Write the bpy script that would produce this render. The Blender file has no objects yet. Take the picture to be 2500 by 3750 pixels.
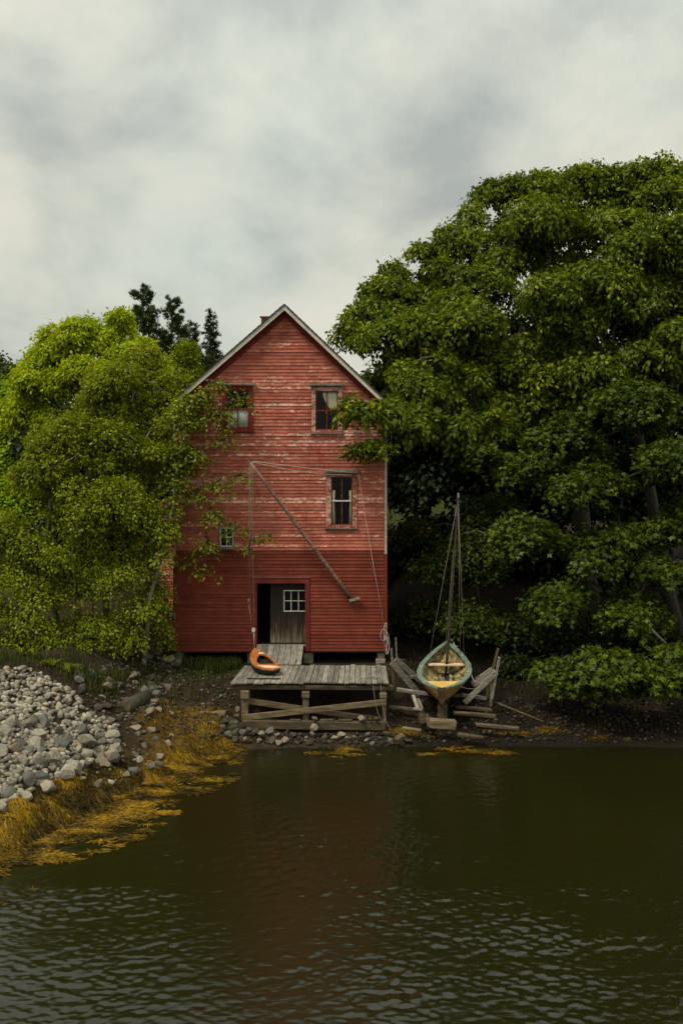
import bpy, bmesh, math, random
import numpy as np
from mathutils import Vector, Matrix, noise as mnoise

random.seed(7)
RNG = np.random.default_rng(11)
sc = bpy.context.scene
COL = sc.collection
R = math.radians

# ------------------------------------------------------------------ camera
F = 3646.0            # focal length in photo pixels (35 mm lens on a 24 mm wide frame)
EYE = 9.3             # eye height above the water
HOR = 1555.0          # horizon line in the photo
cam_d = bpy.data.cameras.new('camera')
cam = bpy.data.objects.new('camera', cam_d); COL.objects.link(cam)
cam.location = (0, 0, EYE); cam.rotation_euler = (R(90), 0, 0)
cam_d.sensor_fit = 'HORIZONTAL'; cam_d.sensor_width = 24; cam_d.lens = 35
cam_d.shift_y = -(1875 - HOR) / 2500
cam_d.clip_start = 0.1; cam_d.clip_end = 3000
sc.camera = cam

# ------------------------------------------------------------------ world + sun + exposure
SUN_EL, SUN_AZ = R(60), R(228)      # soft overcast sun, high, behind the viewer's left shoulder
world = bpy.data.worlds.new('World'); sc.world = world; world.use_nodes = True
wn, wl = world.node_tree.nodes, world.node_tree.links
wn.clear()
def wnode(t, **kw):
    n = wn.new(t)
    for k, v in kw.items(): setattr(n, k, v)
    return n
out = wnode('ShaderNodeOutputWorld')
sky = wnode('ShaderNodeTexSky', sky_type='NISHITA', sun_disc=False)
sky.sun_elevation = SUN_EL; sky.sun_rotation = SUN_AZ
tc = wnode('ShaderNodeTexCoord')
sep = wnode('ShaderNodeSeparateXYZ'); wl.new(tc.outputs['Generated'], sep.inputs[0])
def wmath(op, a, b=None, c=None, clamp=False):
    n = wnode('ShaderNodeMath', operation=op, use_clamp=clamp)
    for i, v in enumerate((a, b, c)):
        if v is None: continue
        if hasattr(v, 'links'): wl.new(v, n.inputs[i])
        else: n.inputs[i].default_value = v
    return n.outputs[0]
zc = wmath('ADD', wmath('MAXIMUM', sep.outputs[2], 0.0), 0.5)
cx = wmath('DIVIDE', sep.outputs[0], zc); cy = wmath('DIVIDE', sep.outputs[1], zc)
comb = wnode('ShaderNodeCombineXYZ'); wl.new(cx, comb.inputs[0]); wl.new(cy, comb.inputs[1])
mp = wnode('ShaderNodeMapping'); wl.new(comb.outputs[0], mp.inputs[0])
mp.inputs['Rotation'].default_value = (0, 0, R(-24)); mp.inputs['Scale'].default_value = (1.0, 0.8, 1)
mp.inputs['Location'].default_value = (3.3, 1.7, 0)
n1 = wnode('ShaderNodeTexNoise'); wl.new(mp.outputs[0], n1.inputs['Vector'])
n1.inputs['Scale'].default_value = 3.6; n1.inputs['Detail'].default_value = 10; n1.inputs['Roughness'].default_value = 0.56; n1.inputs['Distortion'].default_value = 0.12
n2 = wnode('ShaderNodeTexNoise'); wl.new(mp.outputs[0], n2.inputs['Vector'])
n2.inputs['Scale'].default_value = 1.5; n2.inputs['Detail'].default_value = 3
ramp = wnode('ShaderNodeValToRGB')
mix12 = wmath('ADD', wmath('MULTIPLY', n1.outputs[0], 0.7), wmath('MULTIPLY', n2.outputs[0], 0.3))
wl.new(mix12, ramp.inputs[0])
e = ramp.color_ramp.elements
e[0].position = 0.36; e[0].color = (0.25, 0.262, 0.245, 1)
e[1].position = 0.64; e[1].color = (0.47, 0.448, 0.38, 1)
m = e.new(0.48); m.color = (0.365, 0.366, 0.318, 1)
m = e.new(0.55); m.color = (0.43, 0.417, 0.355, 1)
# an overcast dome is brighter overhead than at the horizon
zen = wmath('ADD', wmath('MULTIPLY', wmath('POWER', wmath('MAXIMUM', sep.outputs[2], 0.0), 2.0), 1.5), 0.98)
n3 = wnode('ShaderNodeTexNoise'); wl.new(mp.outputs[0], n3.inputs['Vector']); n3.inputs['Scale'].default_value = 1.3; n3.inputs['Detail'].default_value = 5
r3 = wnode('ShaderNodeValToRGB'); wl.new(n3.outputs[0], r3.inputs[0])
r3.color_ramp.elements[0].position = 0.40; r3.color_ramp.elements[0].color = (1.0, 1.0, 1.0, 1); r3.color_ramp.elements[1].position = 0.62; r3.color_ramp.elements[1].color = (0.86, 0.95, 0.99, 1)
cool = wnode('ShaderNodeMixRGB', blend_type='MULTIPLY'); cool.inputs[0].default_value = 1; wl.new(ramp.outputs[0], cool.inputs[1]); wl.new(r3.outputs[0], cool.inputs[2])
vm = wnode('ShaderNodeVectorMath', operation='SCALE'); wl.new(cool.outputs[0], vm.inputs[0]); wl.new(zen, vm.inputs['Scale'])
bg_c = wnode('ShaderNodeBackground'); wl.new(vm.outputs[0], bg_c.inputs[0]); bg_c.inputs[1].default_value = 1.0
bg_s = wnode('ShaderNodeBackground'); wl.new(sky.outputs[0], bg_s.inputs[0]); bg_s.inputs[1].default_value = 0.07
mxs = wnode('ShaderNodeMixShader'); mxs.inputs[0].default_value = 0.975
wl.new(bg_s.outputs[0], mxs.inputs[1]); wl.new(bg_c.outputs[0], mxs.inputs[2]); wl.new(mxs.outputs[0], out.inputs[0])

sun_d = bpy.data.lights.new('sun', 'SUN'); sun_d.energy = 1.5; sun_d.angle = R(14); sun_d.color = (1.0, 0.93, 0.80)
sun = bpy.data.objects.new('sun', sun_d); COL.objects.link(sun)
# direction towards the sun: azimuth measured from +Y clockwise
sdir = Vector((math.sin(SUN_AZ) * math.cos(SUN_EL), math.cos(SUN_AZ) * math.cos(SUN_EL), math.sin(SUN_EL)))
sun.rotation_euler = sdir.to_track_quat('Z', 'Y').to_euler(); sun.location = (0, 0, 60)
vs = sc.view_settings
vs.view_transform = 'Standard'; vs.look = 'None'; vs.gamma = 1.0; vs.use_curve_mapping = False; vs.exposure = 0.72
sc.render.engine = 'CYCLES'
sc.cycles.max_bounces = 6; sc.cycles.diffuse_bounces = 2; sc.cycles.transparent_max_bounces = 12
sc.cycles.caustics_reflective = False; sc.cycles.caustics_refractive = False

# ------------------------------------------------------------------ helpers
def P(px, py, Y):
    return Vector(((px - 1250) / F * Y, Y, EYE - (py - HOR) / F * Y))

def tag(o, label=None, cat=None, group=None, kind=None):
    if label: o['label'] = label
    if cat: o['category'] = cat
    if group: o['group'] = group
    if kind: o['kind'] = kind
    return o

def thing(name, label, cat, loc=(0, 0, 0), group=None):
    o = bpy.data.objects.new(name, None); COL.objects.link(o)
    o.location = loc; o.empty_display_size = 0.2
    return tag(o, label, cat, group)

def link(name, me, mat, parent=None):
    o = bpy.data.objects.new(name, me); COL.objects.link(o)
    if mat is not None and len(me.materials) == 0: me.materials.append(mat)
    if parent is not None:
        o.parent = parent
        o.matrix_parent_inverse = Matrix.Translation(-Vector(parent.location)) if parent.parent is None else Matrix.Identity(4)
    return o

def mesh_np(name, V, Fc, attrs=None, smooth=False):
    V = np.asarray(V, dtype=np.float32); Fc = np.asarray(Fc, dtype=np.int32)
    me = bpy.data.meshes.new(name)
    me.vertices.add(len(V)); me.vertices.foreach_set('co', V.ravel())
    k = Fc.shape[1]
    me.loops.add(Fc.size); me.loops.foreach_set('vertex_index', Fc.ravel())
    me.polygons.add(len(Fc)); me.polygons.foreach_set('loop_start', np.arange(0, Fc.size, k, dtype=np.int32))
    me.update(calc_edges=True)
    if smooth: me.polygons.foreach_set('use_smooth', np.ones(len(Fc), dtype=bool))
    for an, av in (attrs or {}).items():
        a = me.attributes.new(an, 'FLOAT', 'POINT'); a.data.foreach_set('value', np.asarray(av, dtype=np.float32))
    return me

class MB:
    """collects shapes in world coordinates, then links them as one mesh"""
    def __init__(s): s.v = []; s.f = []
    def poly(s, pts, faces):
        b = len(s.v); s.v += [tuple(p) for p in pts]; s.f += [tuple(i + b for i in f) for f in faces]; return s
    def hexa(s, p):   # 8 points: bottom ring 0-3, top ring 4-7
        return s.poly(p, [(3, 2, 1, 0), (4, 5, 6, 7), (0, 1, 5, 4), (1, 2, 6, 5), (2, 3, 7, 6), (3, 0, 4, 7)])
    def box(s, x0, x1, y0, y1, z0, z1):
        return s.hexa([(x0, y0, z0), (x1, y0, z0), (x1, y1, z0), (x0, y1, z0), (x0, y0, z1), (x1, y0, z1), (x1, y1, z1), (x0, y1, z1)])
    def beam(s, a, b, w, h, up=(0, 0, 1), taper=1.0, jit=0.0):
        """a squared timber from a to b, w wide, h high"""
        a, b = Vector(a), Vector(b); d = (b - a).normalized(); u = Vector(up)
        sd = d.cross(u)
        if sd.length < 1e-3: sd = d.cross(Vector((0, 1, 0)))
        sd.normalize(); u = sd.cross(d).normalized()
        pts = []
        for q, t in ((a, 1.0), (b, taper)):
            for i, j in ((-1, -1), (1, -1), (1, 1), (-1, 1)):
                pts.append(q + sd * (i * w / 2 * t + random.uniform(-jit, jit)) + u * (j * h / 2 * t + random.uniform(-jit, jit)) + d * random.uniform(-jit, jit) * 2)
        return s.hexa(pts)
    def tube(s, pts, rad, n=7, cap=True):
        pts = [Vector(p) for p in pts]
        if not hasattr(rad, '__len__'): rad = [rad] * len(pts)
        rings = []; b0 = len(s.v); prev = None
        for i, p in enumerate(pts):
            d = (pts[min(i + 1, len(pts) - 1)] - pts[max(i - 1, 0)]).normalized()
            if prev is None:
                x = d.cross(Vector((0.13, 0.3, 0.95)))
                if x.length < 1e-3: x = d.cross(Vector((1, 0, 0)))
            else: x = prev - d * prev.dot(d)
            x.normalize(); prev = x; y = d.cross(x)
            for k in range(n):
                a = 2 * math.pi * k / n
                s.v.append(tuple(p + (x * math.cos(a) + y * math.sin(a)) * rad[i]))
        for i in range(len(pts) - 1):
            for k in range(n):
                k2 = (k + 1) % n
                s.f.append((b0 + i * n + k, b0 + i * n + k2, b0 + (i + 1) * n + k2, b0 + (i + 1) * n + k))
        if cap:
            s.f.append(tuple(b0 + k for k in reversed(range(n)))); s.f.append(tuple(b0 + (len(pts) - 1) * n + k for k in range(n)))
        return s
    def mesh(s, name, smooth=False, bevel=0.0):
        me = bpy.data.meshes.new(name); me.from_pydata(s.v, [], s.f); me.update()
        if bevel > 0:
            bm = bmesh.new(); bm.from_mesh(me)
            bmesh.ops.bevel(bm, geom=bm.edges[:], offset=bevel, segments=1, affect='EDGES', profile=0.6)
            bm.to_mesh(me); bm.free()
        if smooth:
            me.polygons.foreach_set('use_smooth', np.ones(len(me.polygons), dtype=bool))
        return me
    def build(s, name, mat, parent=None, smooth=False, bevel=0.0):
        return link(name, s.mesh(name, smooth, bevel), mat, parent)

# ------------------------------------------------------------------ materials
def new_mat(name):
    m = bpy.data.materials.new(name); m.use_nodes = True
    return m, m.node_tree.nodes, m.node_tree.links, m.node_tree.nodes['Principled BSDF']

def rampn(N, stops):
    r = N.new('ShaderNodeValToRGB'); e = r.color_ramp.elements
    e[0].position, e[0].color = stops[0][0], (*stops[0][1], 1)
    e[1].position, e[1].color = stops[-1][0], (*stops[-1][1], 1)
    for p, c in stops[1:-1]:
        q = e.new(p); q.color = (*c, 1)
    return r

def surf(name, stops, scale=(4, 4, 4), rough=0.85, detail=6, bump=0.3, bdist=0.01, spec=0.25, rnd=0.25, fine=40.0, hue=0.0, rot=(0, 0, 0), distort=0.3):
    """noise-coloured rough surface; scale stretches the grain; rnd = per object value spread"""
    m, N, L, b = new_mat(name)
    tcn = N.new('ShaderNodeTexCoord'); oi = N.new('ShaderNodeObjectInfo')
    mpn = N.new('ShaderNodeMapping'); mpn.inputs['Scale'].default_value = scale; mpn.inputs['Rotation'].default_value = rot
    L.new(tcn.outputs['Object'], mpn.inputs[0])
    ofs = N.new('ShaderNodeVectorMath'); ofs.operation = 'ADD'
    sc3 = N.new('ShaderNodeMath'); sc3.operation = 'MULTIPLY'; sc3.inputs[1].default_value = 37.0; L.new(oi.outputs['Random'], sc3.inputs[0])
    L.new(mpn.outputs[0], ofs.inputs[0]); L.new(sc3.outputs[0], ofs.inputs[1])
    n = N.new('ShaderNodeTexNoise'); n.inputs['Scale'].default_value = 1.0; n.inputs['Detail'].default_value = detail; n.inputs['Roughness'].default_value = 0.62; n.inputs['Distortion'].default_value = distort
    L.new(ofs.outputs[0], n.inputs['Vector'])
    rp = rampn(N, stops); L.new(n.outputs[0], rp.inputs[0])
    nf = N.new('ShaderNodeTexNoise'); nf.inputs['Scale'].default_value = fine; nf.inputs['Detail'].default_value = 4
    L.new(tcn.outputs['Object'], nf.inputs['Vector'])
    hsv = N.new('ShaderNodeHueSaturation'); L.new(rp.outputs[0], hsv.inputs['Color'])
    val = N.new('ShaderNodeMapRange'); val.inputs['To Min'].default_value = 1 - rnd; val.inputs['To Max'].default_value = 1 + rnd
    L.new(oi.outputs['Random'], val.inputs[0])
    vf = N.new('ShaderNodeMapRange'); vf.inputs['From Min'].default_value = 0.3; vf.inputs['From Max'].default_value = 0.7; vf.inputs['To Min'].default_value = 0.78; vf.inputs['To Max'].default_value = 1.2
    L.new(nf.outputs[0], vf.inputs[0])
    mul = N.new('ShaderNodeMath'); mul.operation = 'MULTIPLY'; L.new(val.outputs[0], mul.inputs[0]); L.new(vf.outputs[0], mul.inputs[1])
    L.new(mul.outputs[0], hsv.inputs['Value']); L.new(hsv.outputs[0], b.inputs['Base Color'])
    b.inputs['Roughness'].default_value = rough; b.inputs['Specular IOR Level'].default_value = spec
    if bump:
        ad = N.new('ShaderNodeMath'); ad.operation = 'ADD'; L.new(n.outputs[0], ad.inputs[0]); L.new(nf.outputs[0], ad.inputs[1])
        bp = N.new('ShaderNodeBump'); bp.inputs['Strength'].default_value = bump; bp.inputs['Distance'].default_value = bdist
        L.new(ad.outputs[0], bp.inputs['Height']); L.new(bp.outputs[0], b.inputs['Normal'])
    return m

def leafmat(name, stops, trans=0.35, gloss=0.02):
    m, N, L, b = new_mat(name); N.remove(b)
    o = [x for x in N if x.type == 'OUTPUT_MATERIAL'][0]
    at = N.new('ShaderNodeAttribute'); at.attribute_name = 'var'
    rp = rampn(N, stops); L.new(at.outputs['Fac'], rp.inputs[0])
    d = N.new('ShaderNodeBsdfDiffuse'); t = N.new('ShaderNodeBsdfTranslucent'); g = N.new('ShaderNodeBsdfGlossy')
    g.inputs['Roughness'].default_value = 0.42; g.inputs['Color'].default_value = (0.6, 0.65, 0.6, 1)
    tint = N.new('ShaderNodeMixRGB'); tint.blend_type = 'MULTIPLY'; tint.inputs[0].default_value = 1; tint.inputs[2].default_value = (1.25, 1.15, 0.45, 1)
    L.new(rp.outputs[0], d.inputs[0]); L.new(rp.outputs[0], tint.inputs[1]); L.new(tint.outputs[0], t.inputs[0])
    m1 = N.new('ShaderNodeMixShader'); m1.inputs[0].default_value = trans; L.new(d.outputs[0], m1.inputs[1]); L.new(t.outputs[0], m1.inputs[2])
    m2 = N.new('ShaderNodeMixShader'); m2.inputs[0].default_value = gloss; L.new(m1.outputs[0], m2.inputs[1]); L.new(g.outputs[0], m2.inputs[2])
    L.new(m2.outputs[0], o.inputs[0])
    return m

def clap_mat(name, fresh, faded, primer, wood, peel_lo, peel_hi, band=False):
    """painted clapboard: red paint, sun-faded streaks, peeled spots that show primer and grey wood"""
    m, N, L, b = new_mat(name)
    tcn = N.new('ShaderNodeTexCoord'); oi = N.new('ShaderNodeObjectInfo')
    def nz(scale, det, rough=0.6, seedobj=True):
        mpn = N.new('ShaderNodeMapping'); mpn.inputs['Scale'].default_value = scale; L.new(tcn.outputs['Object'], mpn.inputs[0])
        n = N.new('ShaderNodeTexNoise'); n.noise_dimensions = '4D'; n.inputs['Scale'].default_value = 1; n.inputs['Detail'].default_value = det; n.inputs['Roughness'].default_value = rough
        L.new(mpn.outputs[0], n.inputs['Vector'])
        if seedobj:
            w = N.new('ShaderNodeMath'); w.operation = 'MULTIPLY'; w.inputs[1].default_value = 9.0; L.new(oi.outputs['Random'], w.inputs[0]); L.new(w.outputs[0], n.inputs['W'])
        return n.outputs[0]
    def mr(v, a, c):
        q = N.new('ShaderNodeMapRange'); q.inputs['From Min'].default_value = a; q.inputs['From Max'].default_value = c; L.new(v, q.inputs[0]); return q.outputs[0]
    def mx(f, c1, c2):
        q = N.new('ShaderNodeMixRGB'); L.new(f, q.inputs[0])
        for i, c in ((1, c1), (2, c2)):
            if hasattr(c, 'links'): L.new(c, q.inputs[i])
            else: q.inputs[i].default_value = (*c, 1)
        return q.outputs[0]
    def mth(op, a, c):
        q = N.new('ShaderNodeMath'); q.operation = op
        for i, v in enumerate((a, c)):
            if hasattr(v, 'links'): L.new(v, q.inputs[i])
            else: q.inputs[i].default_value = v
        return q.outputs[0]
    streak = nz((2.2, 3, 5), 7, 0.68)
    big = nz((0.45, 1, 0.5), 3, seedobj=False)
    col = mx(mr(streak, 0.40, 0.60), fresh, faded)
    if band:   # the weather has bitten hardest about the middle of the gable front
        sp = N.new('ShaderNodeSeparateXYZ'); L.new(tcn.outputs['Object'], sp.inputs[0])
        up = mr(sp.outputs[2], 5.4, 8.2); dn = mr(sp.outputs[2], 12.3, 10.3)
        zone = mth('MULTIPLY', up, dn)
        zone = mth('ADD', mth('MULTIPLY', zone, 0.07), mth('MULTIPLY', big, 0.12))
    else:
        zone = mth('MULTIPLY', big, 0.08)
    peel = nz((4.4, 3, 8), 8, 0.74)
    brd = mth('MULTIPLY', mth('SUBTRACT', mth('POWER', oi.outputs['Random'], 2.2), 0.35), 0.15)
    zone = mth('ADD', zone, brd)
    pm = mr(mth('ADD', peel, zone), peel_lo, peel_hi)
    col = mx(pm, col, primer)
    wd = nz((4.2, 3, 7), 7, 0.72)
    wm = mr(mth('ADD', wd, zone), peel_lo + 0.075, peel_hi + 0.055)
    col = mx(wm, col, wood)
    hsv = N.new('ShaderNodeHueSaturation'); L.new(col, hsv.inputs['Color'])
    q = N.new('ShaderNodeMapRange'); q.inputs['To Min'].default_value = 0.82; q.inputs['To Max'].default_value = 1.18; L.new(oi.outputs['Random'], q.inputs[0])
    dirt = nz((1.3, 1, .35), 6, 0.65, False); q2 = N.new('ShaderNodeMapRange'); q2.inputs['From Min'].default_value = .3; q2.inputs['From Max'].default_value = .7; q2.inputs['To Min'].default_value = .74; q2.inputs['To Max'].default_value = 1.2; L.new(dirt, q2.inputs[0])
    L.new(mth('MULTIPLY', q.outputs[0], q2.outputs[0]), hsv.inputs['Value']); L.new(hsv.outputs[0], b.inputs['Base Color'])
    b.inputs['Roughness'].default_value = 0.8; b.inputs['Specular IOR Level'].default_value = 0.2
    bp = N.new('ShaderNodeBump'); bp.inputs['Strength'].default_value = 0.35; bp.inputs['Distance'].default_value = 0.006
    L.new(mth('SUBTRACT', streak, mth('MULTIPLY', pm, 0.6)), bp.inputs['Height']); L.new(bp.outputs[0], b.inputs['Normal'])
    return m

MAT = {}
MAT['clap_old'] = clap_mat('weathered_red_paint', (0.345, 0.080, 0.050), (0.50, 0.163, 0.108), (0.66, 0.38, 0.29), (0.22, 0.18, 0.14), 0.652, 0.725, True)
MAT['clap_new'] = clap_mat('dark_red_paint', (0.160, 0.029, 0.016), (0.205, 0.045, 0.025), (0.17, 0.035, 0.025), (0.10, 0.04, 0.03), 0.76, 0.87)
MAT['trim_red'] = clap_mat('red_trim_paint', (0.15, 0.020, 0.014), (0.20, 0.035, 0.025), (0.40, 0.26, 0.19), (0.20, 0.17, 0.13), 0.66, 0.74)
MAT['trim_door'] = clap_mat('red_door_trim_paint', (0.15, 0.022, 0.016), (0.19, 0.034, 0.026), (0.25, 0.09, 0.07), (0.16, 0.08, 0.06), 0.74, 0.85)
MAT['trim_worn'] = clap_mat('flaked_pink_trim_paint', (0.27, 0.06, 0.042), (0.38, 0.12, 0.085), (0.58, 0.38, 0.30), (0.32, 0.26, 0.20), 0.50, 0.58)
MAT['cream'] = surf('cream_trim_paint', [(0.3, (0.34, 0.28, 0.20)), (0.5, (0.52, 0.46, 0.36)), (0.7, (0.62, 0.56, 0.45))], (2, 2, 20), rnd=0.06)
MAT['rake'] = surf('pale_rake_paint', [(0.3, (0.42, 0.37, 0.29)), (0.5, (0.62, 0.56, 0.46)), (0.7, (0.70, 0.65, 0.55))], (4, 2, 4), rnd=0.04)
MAT['white'] = surf('white_sash_paint', [(0.35, (0.50, 0.48, 0.40)), (0.6, (0.75, 0.73, 0.66))], (8, 8, 8), rnd=0.05)
MAT['grey_wood'] = surf('silvered_wood', [(0.25, (0.075, 0.065, 0.05)), (0.5, (0.20, 0.18, 0.145)), (0.75, (0.32, 0.295, 0.25))], (14, 1.6, 14), rnd=0.3, bump=0.5)
MAT['grey_timber'] = surf('silvered_timber', [(0.25, (0.07, 0.06, 0.045)), (0.5, (0.19, 0.165, 0.13)), (0.75, (0.33, 0.30, 0.24))], (3, 3, 14), rnd=0.28, bump=0.5)
MAT['brown_timber'] = surf('tan_weathered_timber', [(0.25, (0.05, 0.035, 0.018)), (0.5, (0.15, 0.11, 0.06)), (0.78, (0.28, 0.22, 0.13))], (2, 5, 11), rnd=0.2, bump=0.5)
MAT['wet_timber'] = surf('tide_stained_timber', [(0.25, (0.03, 0.022, 0.012)), (0.5, (0.085, 0.062, 0.034)), (0.78, (0.16, 0.125, 0.075))], (2, 5, 11), rnd=0.22, bump=0.5)
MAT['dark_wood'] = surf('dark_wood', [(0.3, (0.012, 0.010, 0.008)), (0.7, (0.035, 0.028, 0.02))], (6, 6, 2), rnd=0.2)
MAT['spar'] = surf('spar_wood', [(0.3, (0.10, 0.055, 0.04)), (0.5, (0.22, 0.13, 0.10)), (0.72, (0.36, 0.25, 0.20))], (9, 9, 9), rnd=0.0, bump=0.4)
MAT['roof'] = surf('grey_roof_shingle', [(0.3, (0.04, 0.04, 0.038)), (0.7, (0.11, 0.105, 0.095))], (5, 5, 5))
MAT['brick'] = surf('red_brick', [(0.3, (0.17, 0.045, 0.03)), (0.7, (0.28, 0.09, 0.06))], (12, 12, 12))
MAT['mortar'] = surf('mortar', [(0.3, (0.16, 0.14, 0.12)), (0.7, (0.25, 0.22, 0.19))], (14, 14, 14))
MAT['concrete'] = surf('stained_concrete', [(0.3, (0.14, 0.115, 0.075)), (0.5, (0.26, 0.225, 0.155)), (0.7, (0.36, 0.32, 0.24))], (4, 4, 4), rnd=0.12)
MAT['rope'] = surf('pale_rope', [(0.3, (0.42, 0.37, 0.29)), (0.7, (0.62, 0.57, 0.47))], (60, 60, 60), rnd=0.05)
MAT['rope_dark'] = surf('weathered_rope', [(0.3, (0.16, 0.125, 0.09)), (0.7, (0.30, 0.25, 0.19))], (60, 60, 60), rnd=0.1)
MAT['curtain'] = surf('cream_cloth', [(0.3, (0.70, 0.62, 0.46)), (0.7, (0.82, 0.75, 0.58))], (4, 4, 1), rnd=0.05, bump=0)
MAT['blind'] = surf('white_blind', [(0.3, (0.80, 0.80, 0.74)), (0.7, (0.86, 0.86, 0.80))], (4, 4, 1), rnd=0.05, bump=0)
MAT['iron'] = surf('galvanised_iron', [(0.3, (0.12, 0.12, 0.12)), (0.7, (0.24, 0.24, 0.23))], (20, 20, 20), rough=0.5)
MAT['orange'] = surf('orange_boat_paint', [(0.28, (0.22, 0.058, 0.012)), (0.5, (0.36, 0.115, 0.028)), (0.75, (0.48, 0.19, 0.055))], (5, 5, 5), rough=0.5, rnd=0, bump=0.1, spec=0.4)
MAT['pale_orange'] = surf('bare_orange_plank', [(0.3, (0.42, 0.19, 0.10)), (0.5, (0.70, 0.46, 0.30)), (0.7, (0.78, 0.60, 0.46))], (4, 18, 18), rnd=0)
MAT['green_hull'] = surf('dark_green_hull_paint', [(0.3, (0.012, 0.016, 0.008)), (0.7, (0.035, 0.045, 0.022))], (6, 6, 14), rough=0.6, rnd=0)
MAT['teal'] = surf('teal_gunwale_paint', [(0.28, (0.07, 0.09, 0.065)), (0.42, (0.12, 0.165, 0.122)), (0.62, (0.17, 0.222, 0.168)), (0.72, (0.27, 0.25, 0.17))], (5, 5, 5), rough=0.6, rnd=0.06)
MAT['ochre'] = surf('ochre_hull_paint', [(0.25, (0.10, 0.06, 0.02)), (0.5, (0.28, 0.165, 0.045)), (0.75, (0.38, 0.24, 0.08))], (3, 3, 9), rough=0.6, rnd=0.12)
MAT['hull_in'] = surf('flaked_buff_paint', [(0.38, (0.022, 0.018, 0.010)), (0.46, (0.23, 0.185, 0.075)), (0.6, (0.42, 0.345, 0.15)), (0.75, (0.52, 0.44, 0.22))], (9, 2.2, 13), rnd=0.08)
MAT['yellow_deck'] = surf('yellow_deck_paint', [(0.3, (0.46, 0.28, 0.065)), (0.6, (0.66, 0.43, 0.125)), (0.75, (0.72, 0.52, 0.20))], (6, 6, 6), rnd=0.05, bump=0.1)
MAT['mast'] = surf('tarred_mast', [(0.3, (0.02, 0.016, 0.012)), (0.7, (0.06, 0.05, 0.038))], (20, 20, 3), rough=0.6, rnd=0)
MAT['transom'] = surf('bare_brown_wood', [(0.3, (0.03, 0.018, 0.009)), (0.7, (0.10, 0.056, 0.025))], (4, 4, 14), rnd=0.1)
MAT['stone_pale'] = surf('pale_granite', [(0.3, (0.15, 0.134, 0.100)), (0.5, (0.275, 0.246, 0.185)), (0.75, (0.395, 0.358, 0.275))], (5, 5, 5), rnd=0.3, bump=0.6, bdist=0.02, fine=55)
MAT['stone_tan'] = surf('tan_stone', [(0.3, (0.14, 0.105, 0.07)), (0.5, (0.25, 0.195, 0.135)), (0.75, (0.33, 0.27, 0.20))], (5, 5, 5), rnd=0.25, bump=0.6, bdist=0.02, fine=55)
MAT['stone_grey'] = surf('grey_stone', [(0.3, (0.07, 0.066, 0.052)), (0.5, (0.13, 0.122, 0.10)), (0.75, (0.20, 0.19, 0.16))], (5, 5, 5), rnd=0.3, bump=0.6, bdist=0.02, fine=55)
MAT['stone_wet'] = surf('brown_shore_stone', [(0.3, (0.03, 0.024, 0.015)), (0.5, (0.07, 0.057, 0.038)), (0.75, (0.13, 0.105, 0.07))], (5, 5, 5), rnd=0.35, bump=0.6, bdist=0.02, fine=55)
MAT['birch'] = surf('birch_bark', [(0.3, (0.05, 0.045, 0.035)), (0.48, (0.20, 0.18, 0.15)), (0.7, (0.38, 0.36, 0.31))], (6, 6, 16), rnd=0.05, bump=0.4)
MAT['bark'] = surf('grey_brown_bark', [(0.3, (0.03, 0.024, 0.017)), (0.7, (0.10, 0.085, 0.065))], (14, 14, 4), rnd=0.1, bump=0.7, bdist=0.02)
MAT['dead'] = surf('bleached_dead_wood', [(0.3, (0.20, 0.18, 0.15)), (0.7, (0.40, 0.37, 0.32))], (14, 14, 4), rnd=0.1)

def glass():
    m, N, L, b = new_mat('old_window_glass'); N.remove(b)
    o = [x for x in N if x.type == 'OUTPUT_MATERIAL'][0]
    t = N.new('ShaderNodeBsdfTransparent'); t.inputs[0].default_value = (0.94, 0.95, 0.93, 1)
    g = N.new('ShaderNodeBsdfGlossy'); g.inputs['Roughness'].default_value = 0.04; g.inputs['Color'].default_value = (0.2, 0.2, 0.2, 1)
    lwt = N.new('ShaderNodeLayerWeight'); lwt.inputs[0].default_value = 0.5
    pw = N.new('ShaderNodeMath'); pw.operation = 'POWER'; pw.inputs[1].default_value = 4.0; L.new(lwt.outputs['Facing'], pw.inputs[0])
    fr = N.new('ShaderNodeMath'); fr.operation = 'MULTIPLY_ADD'; fr.inputs[1].default_value = 0.9; fr.inputs[2].default_value = 0.05; L.new(pw.outputs[0], fr.inputs[0])
    nzn = N.new('ShaderNodeTexNoise'); nzn.inputs['Scale'].default_value = 3.5
    tcn = N.new('ShaderNodeTexCoord'); L.new(tcn.outputs['Object'], nzn.inputs['Vector'])
    bp = N.new('ShaderNodeBump'); bp.inputs['Strength'].default_value = 0.25; bp.inputs['Distance'].default_value = 0.02; L.new(nzn.outputs[0], bp.inputs['Height'])
    L.new(bp.outputs[0], g.inputs['Normal'])
    mxn = N.new('ShaderNodeMixShader'); L.new(fr.outputs[0], mxn.inputs[0]); L.new(t.outputs[0], mxn.inputs[1]); L.new(g.outputs[0], mxn.inputs[2]); L.new(mxn.outputs[0], o.inputs[0])
    return m
MAT['glass'] = glass()

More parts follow.
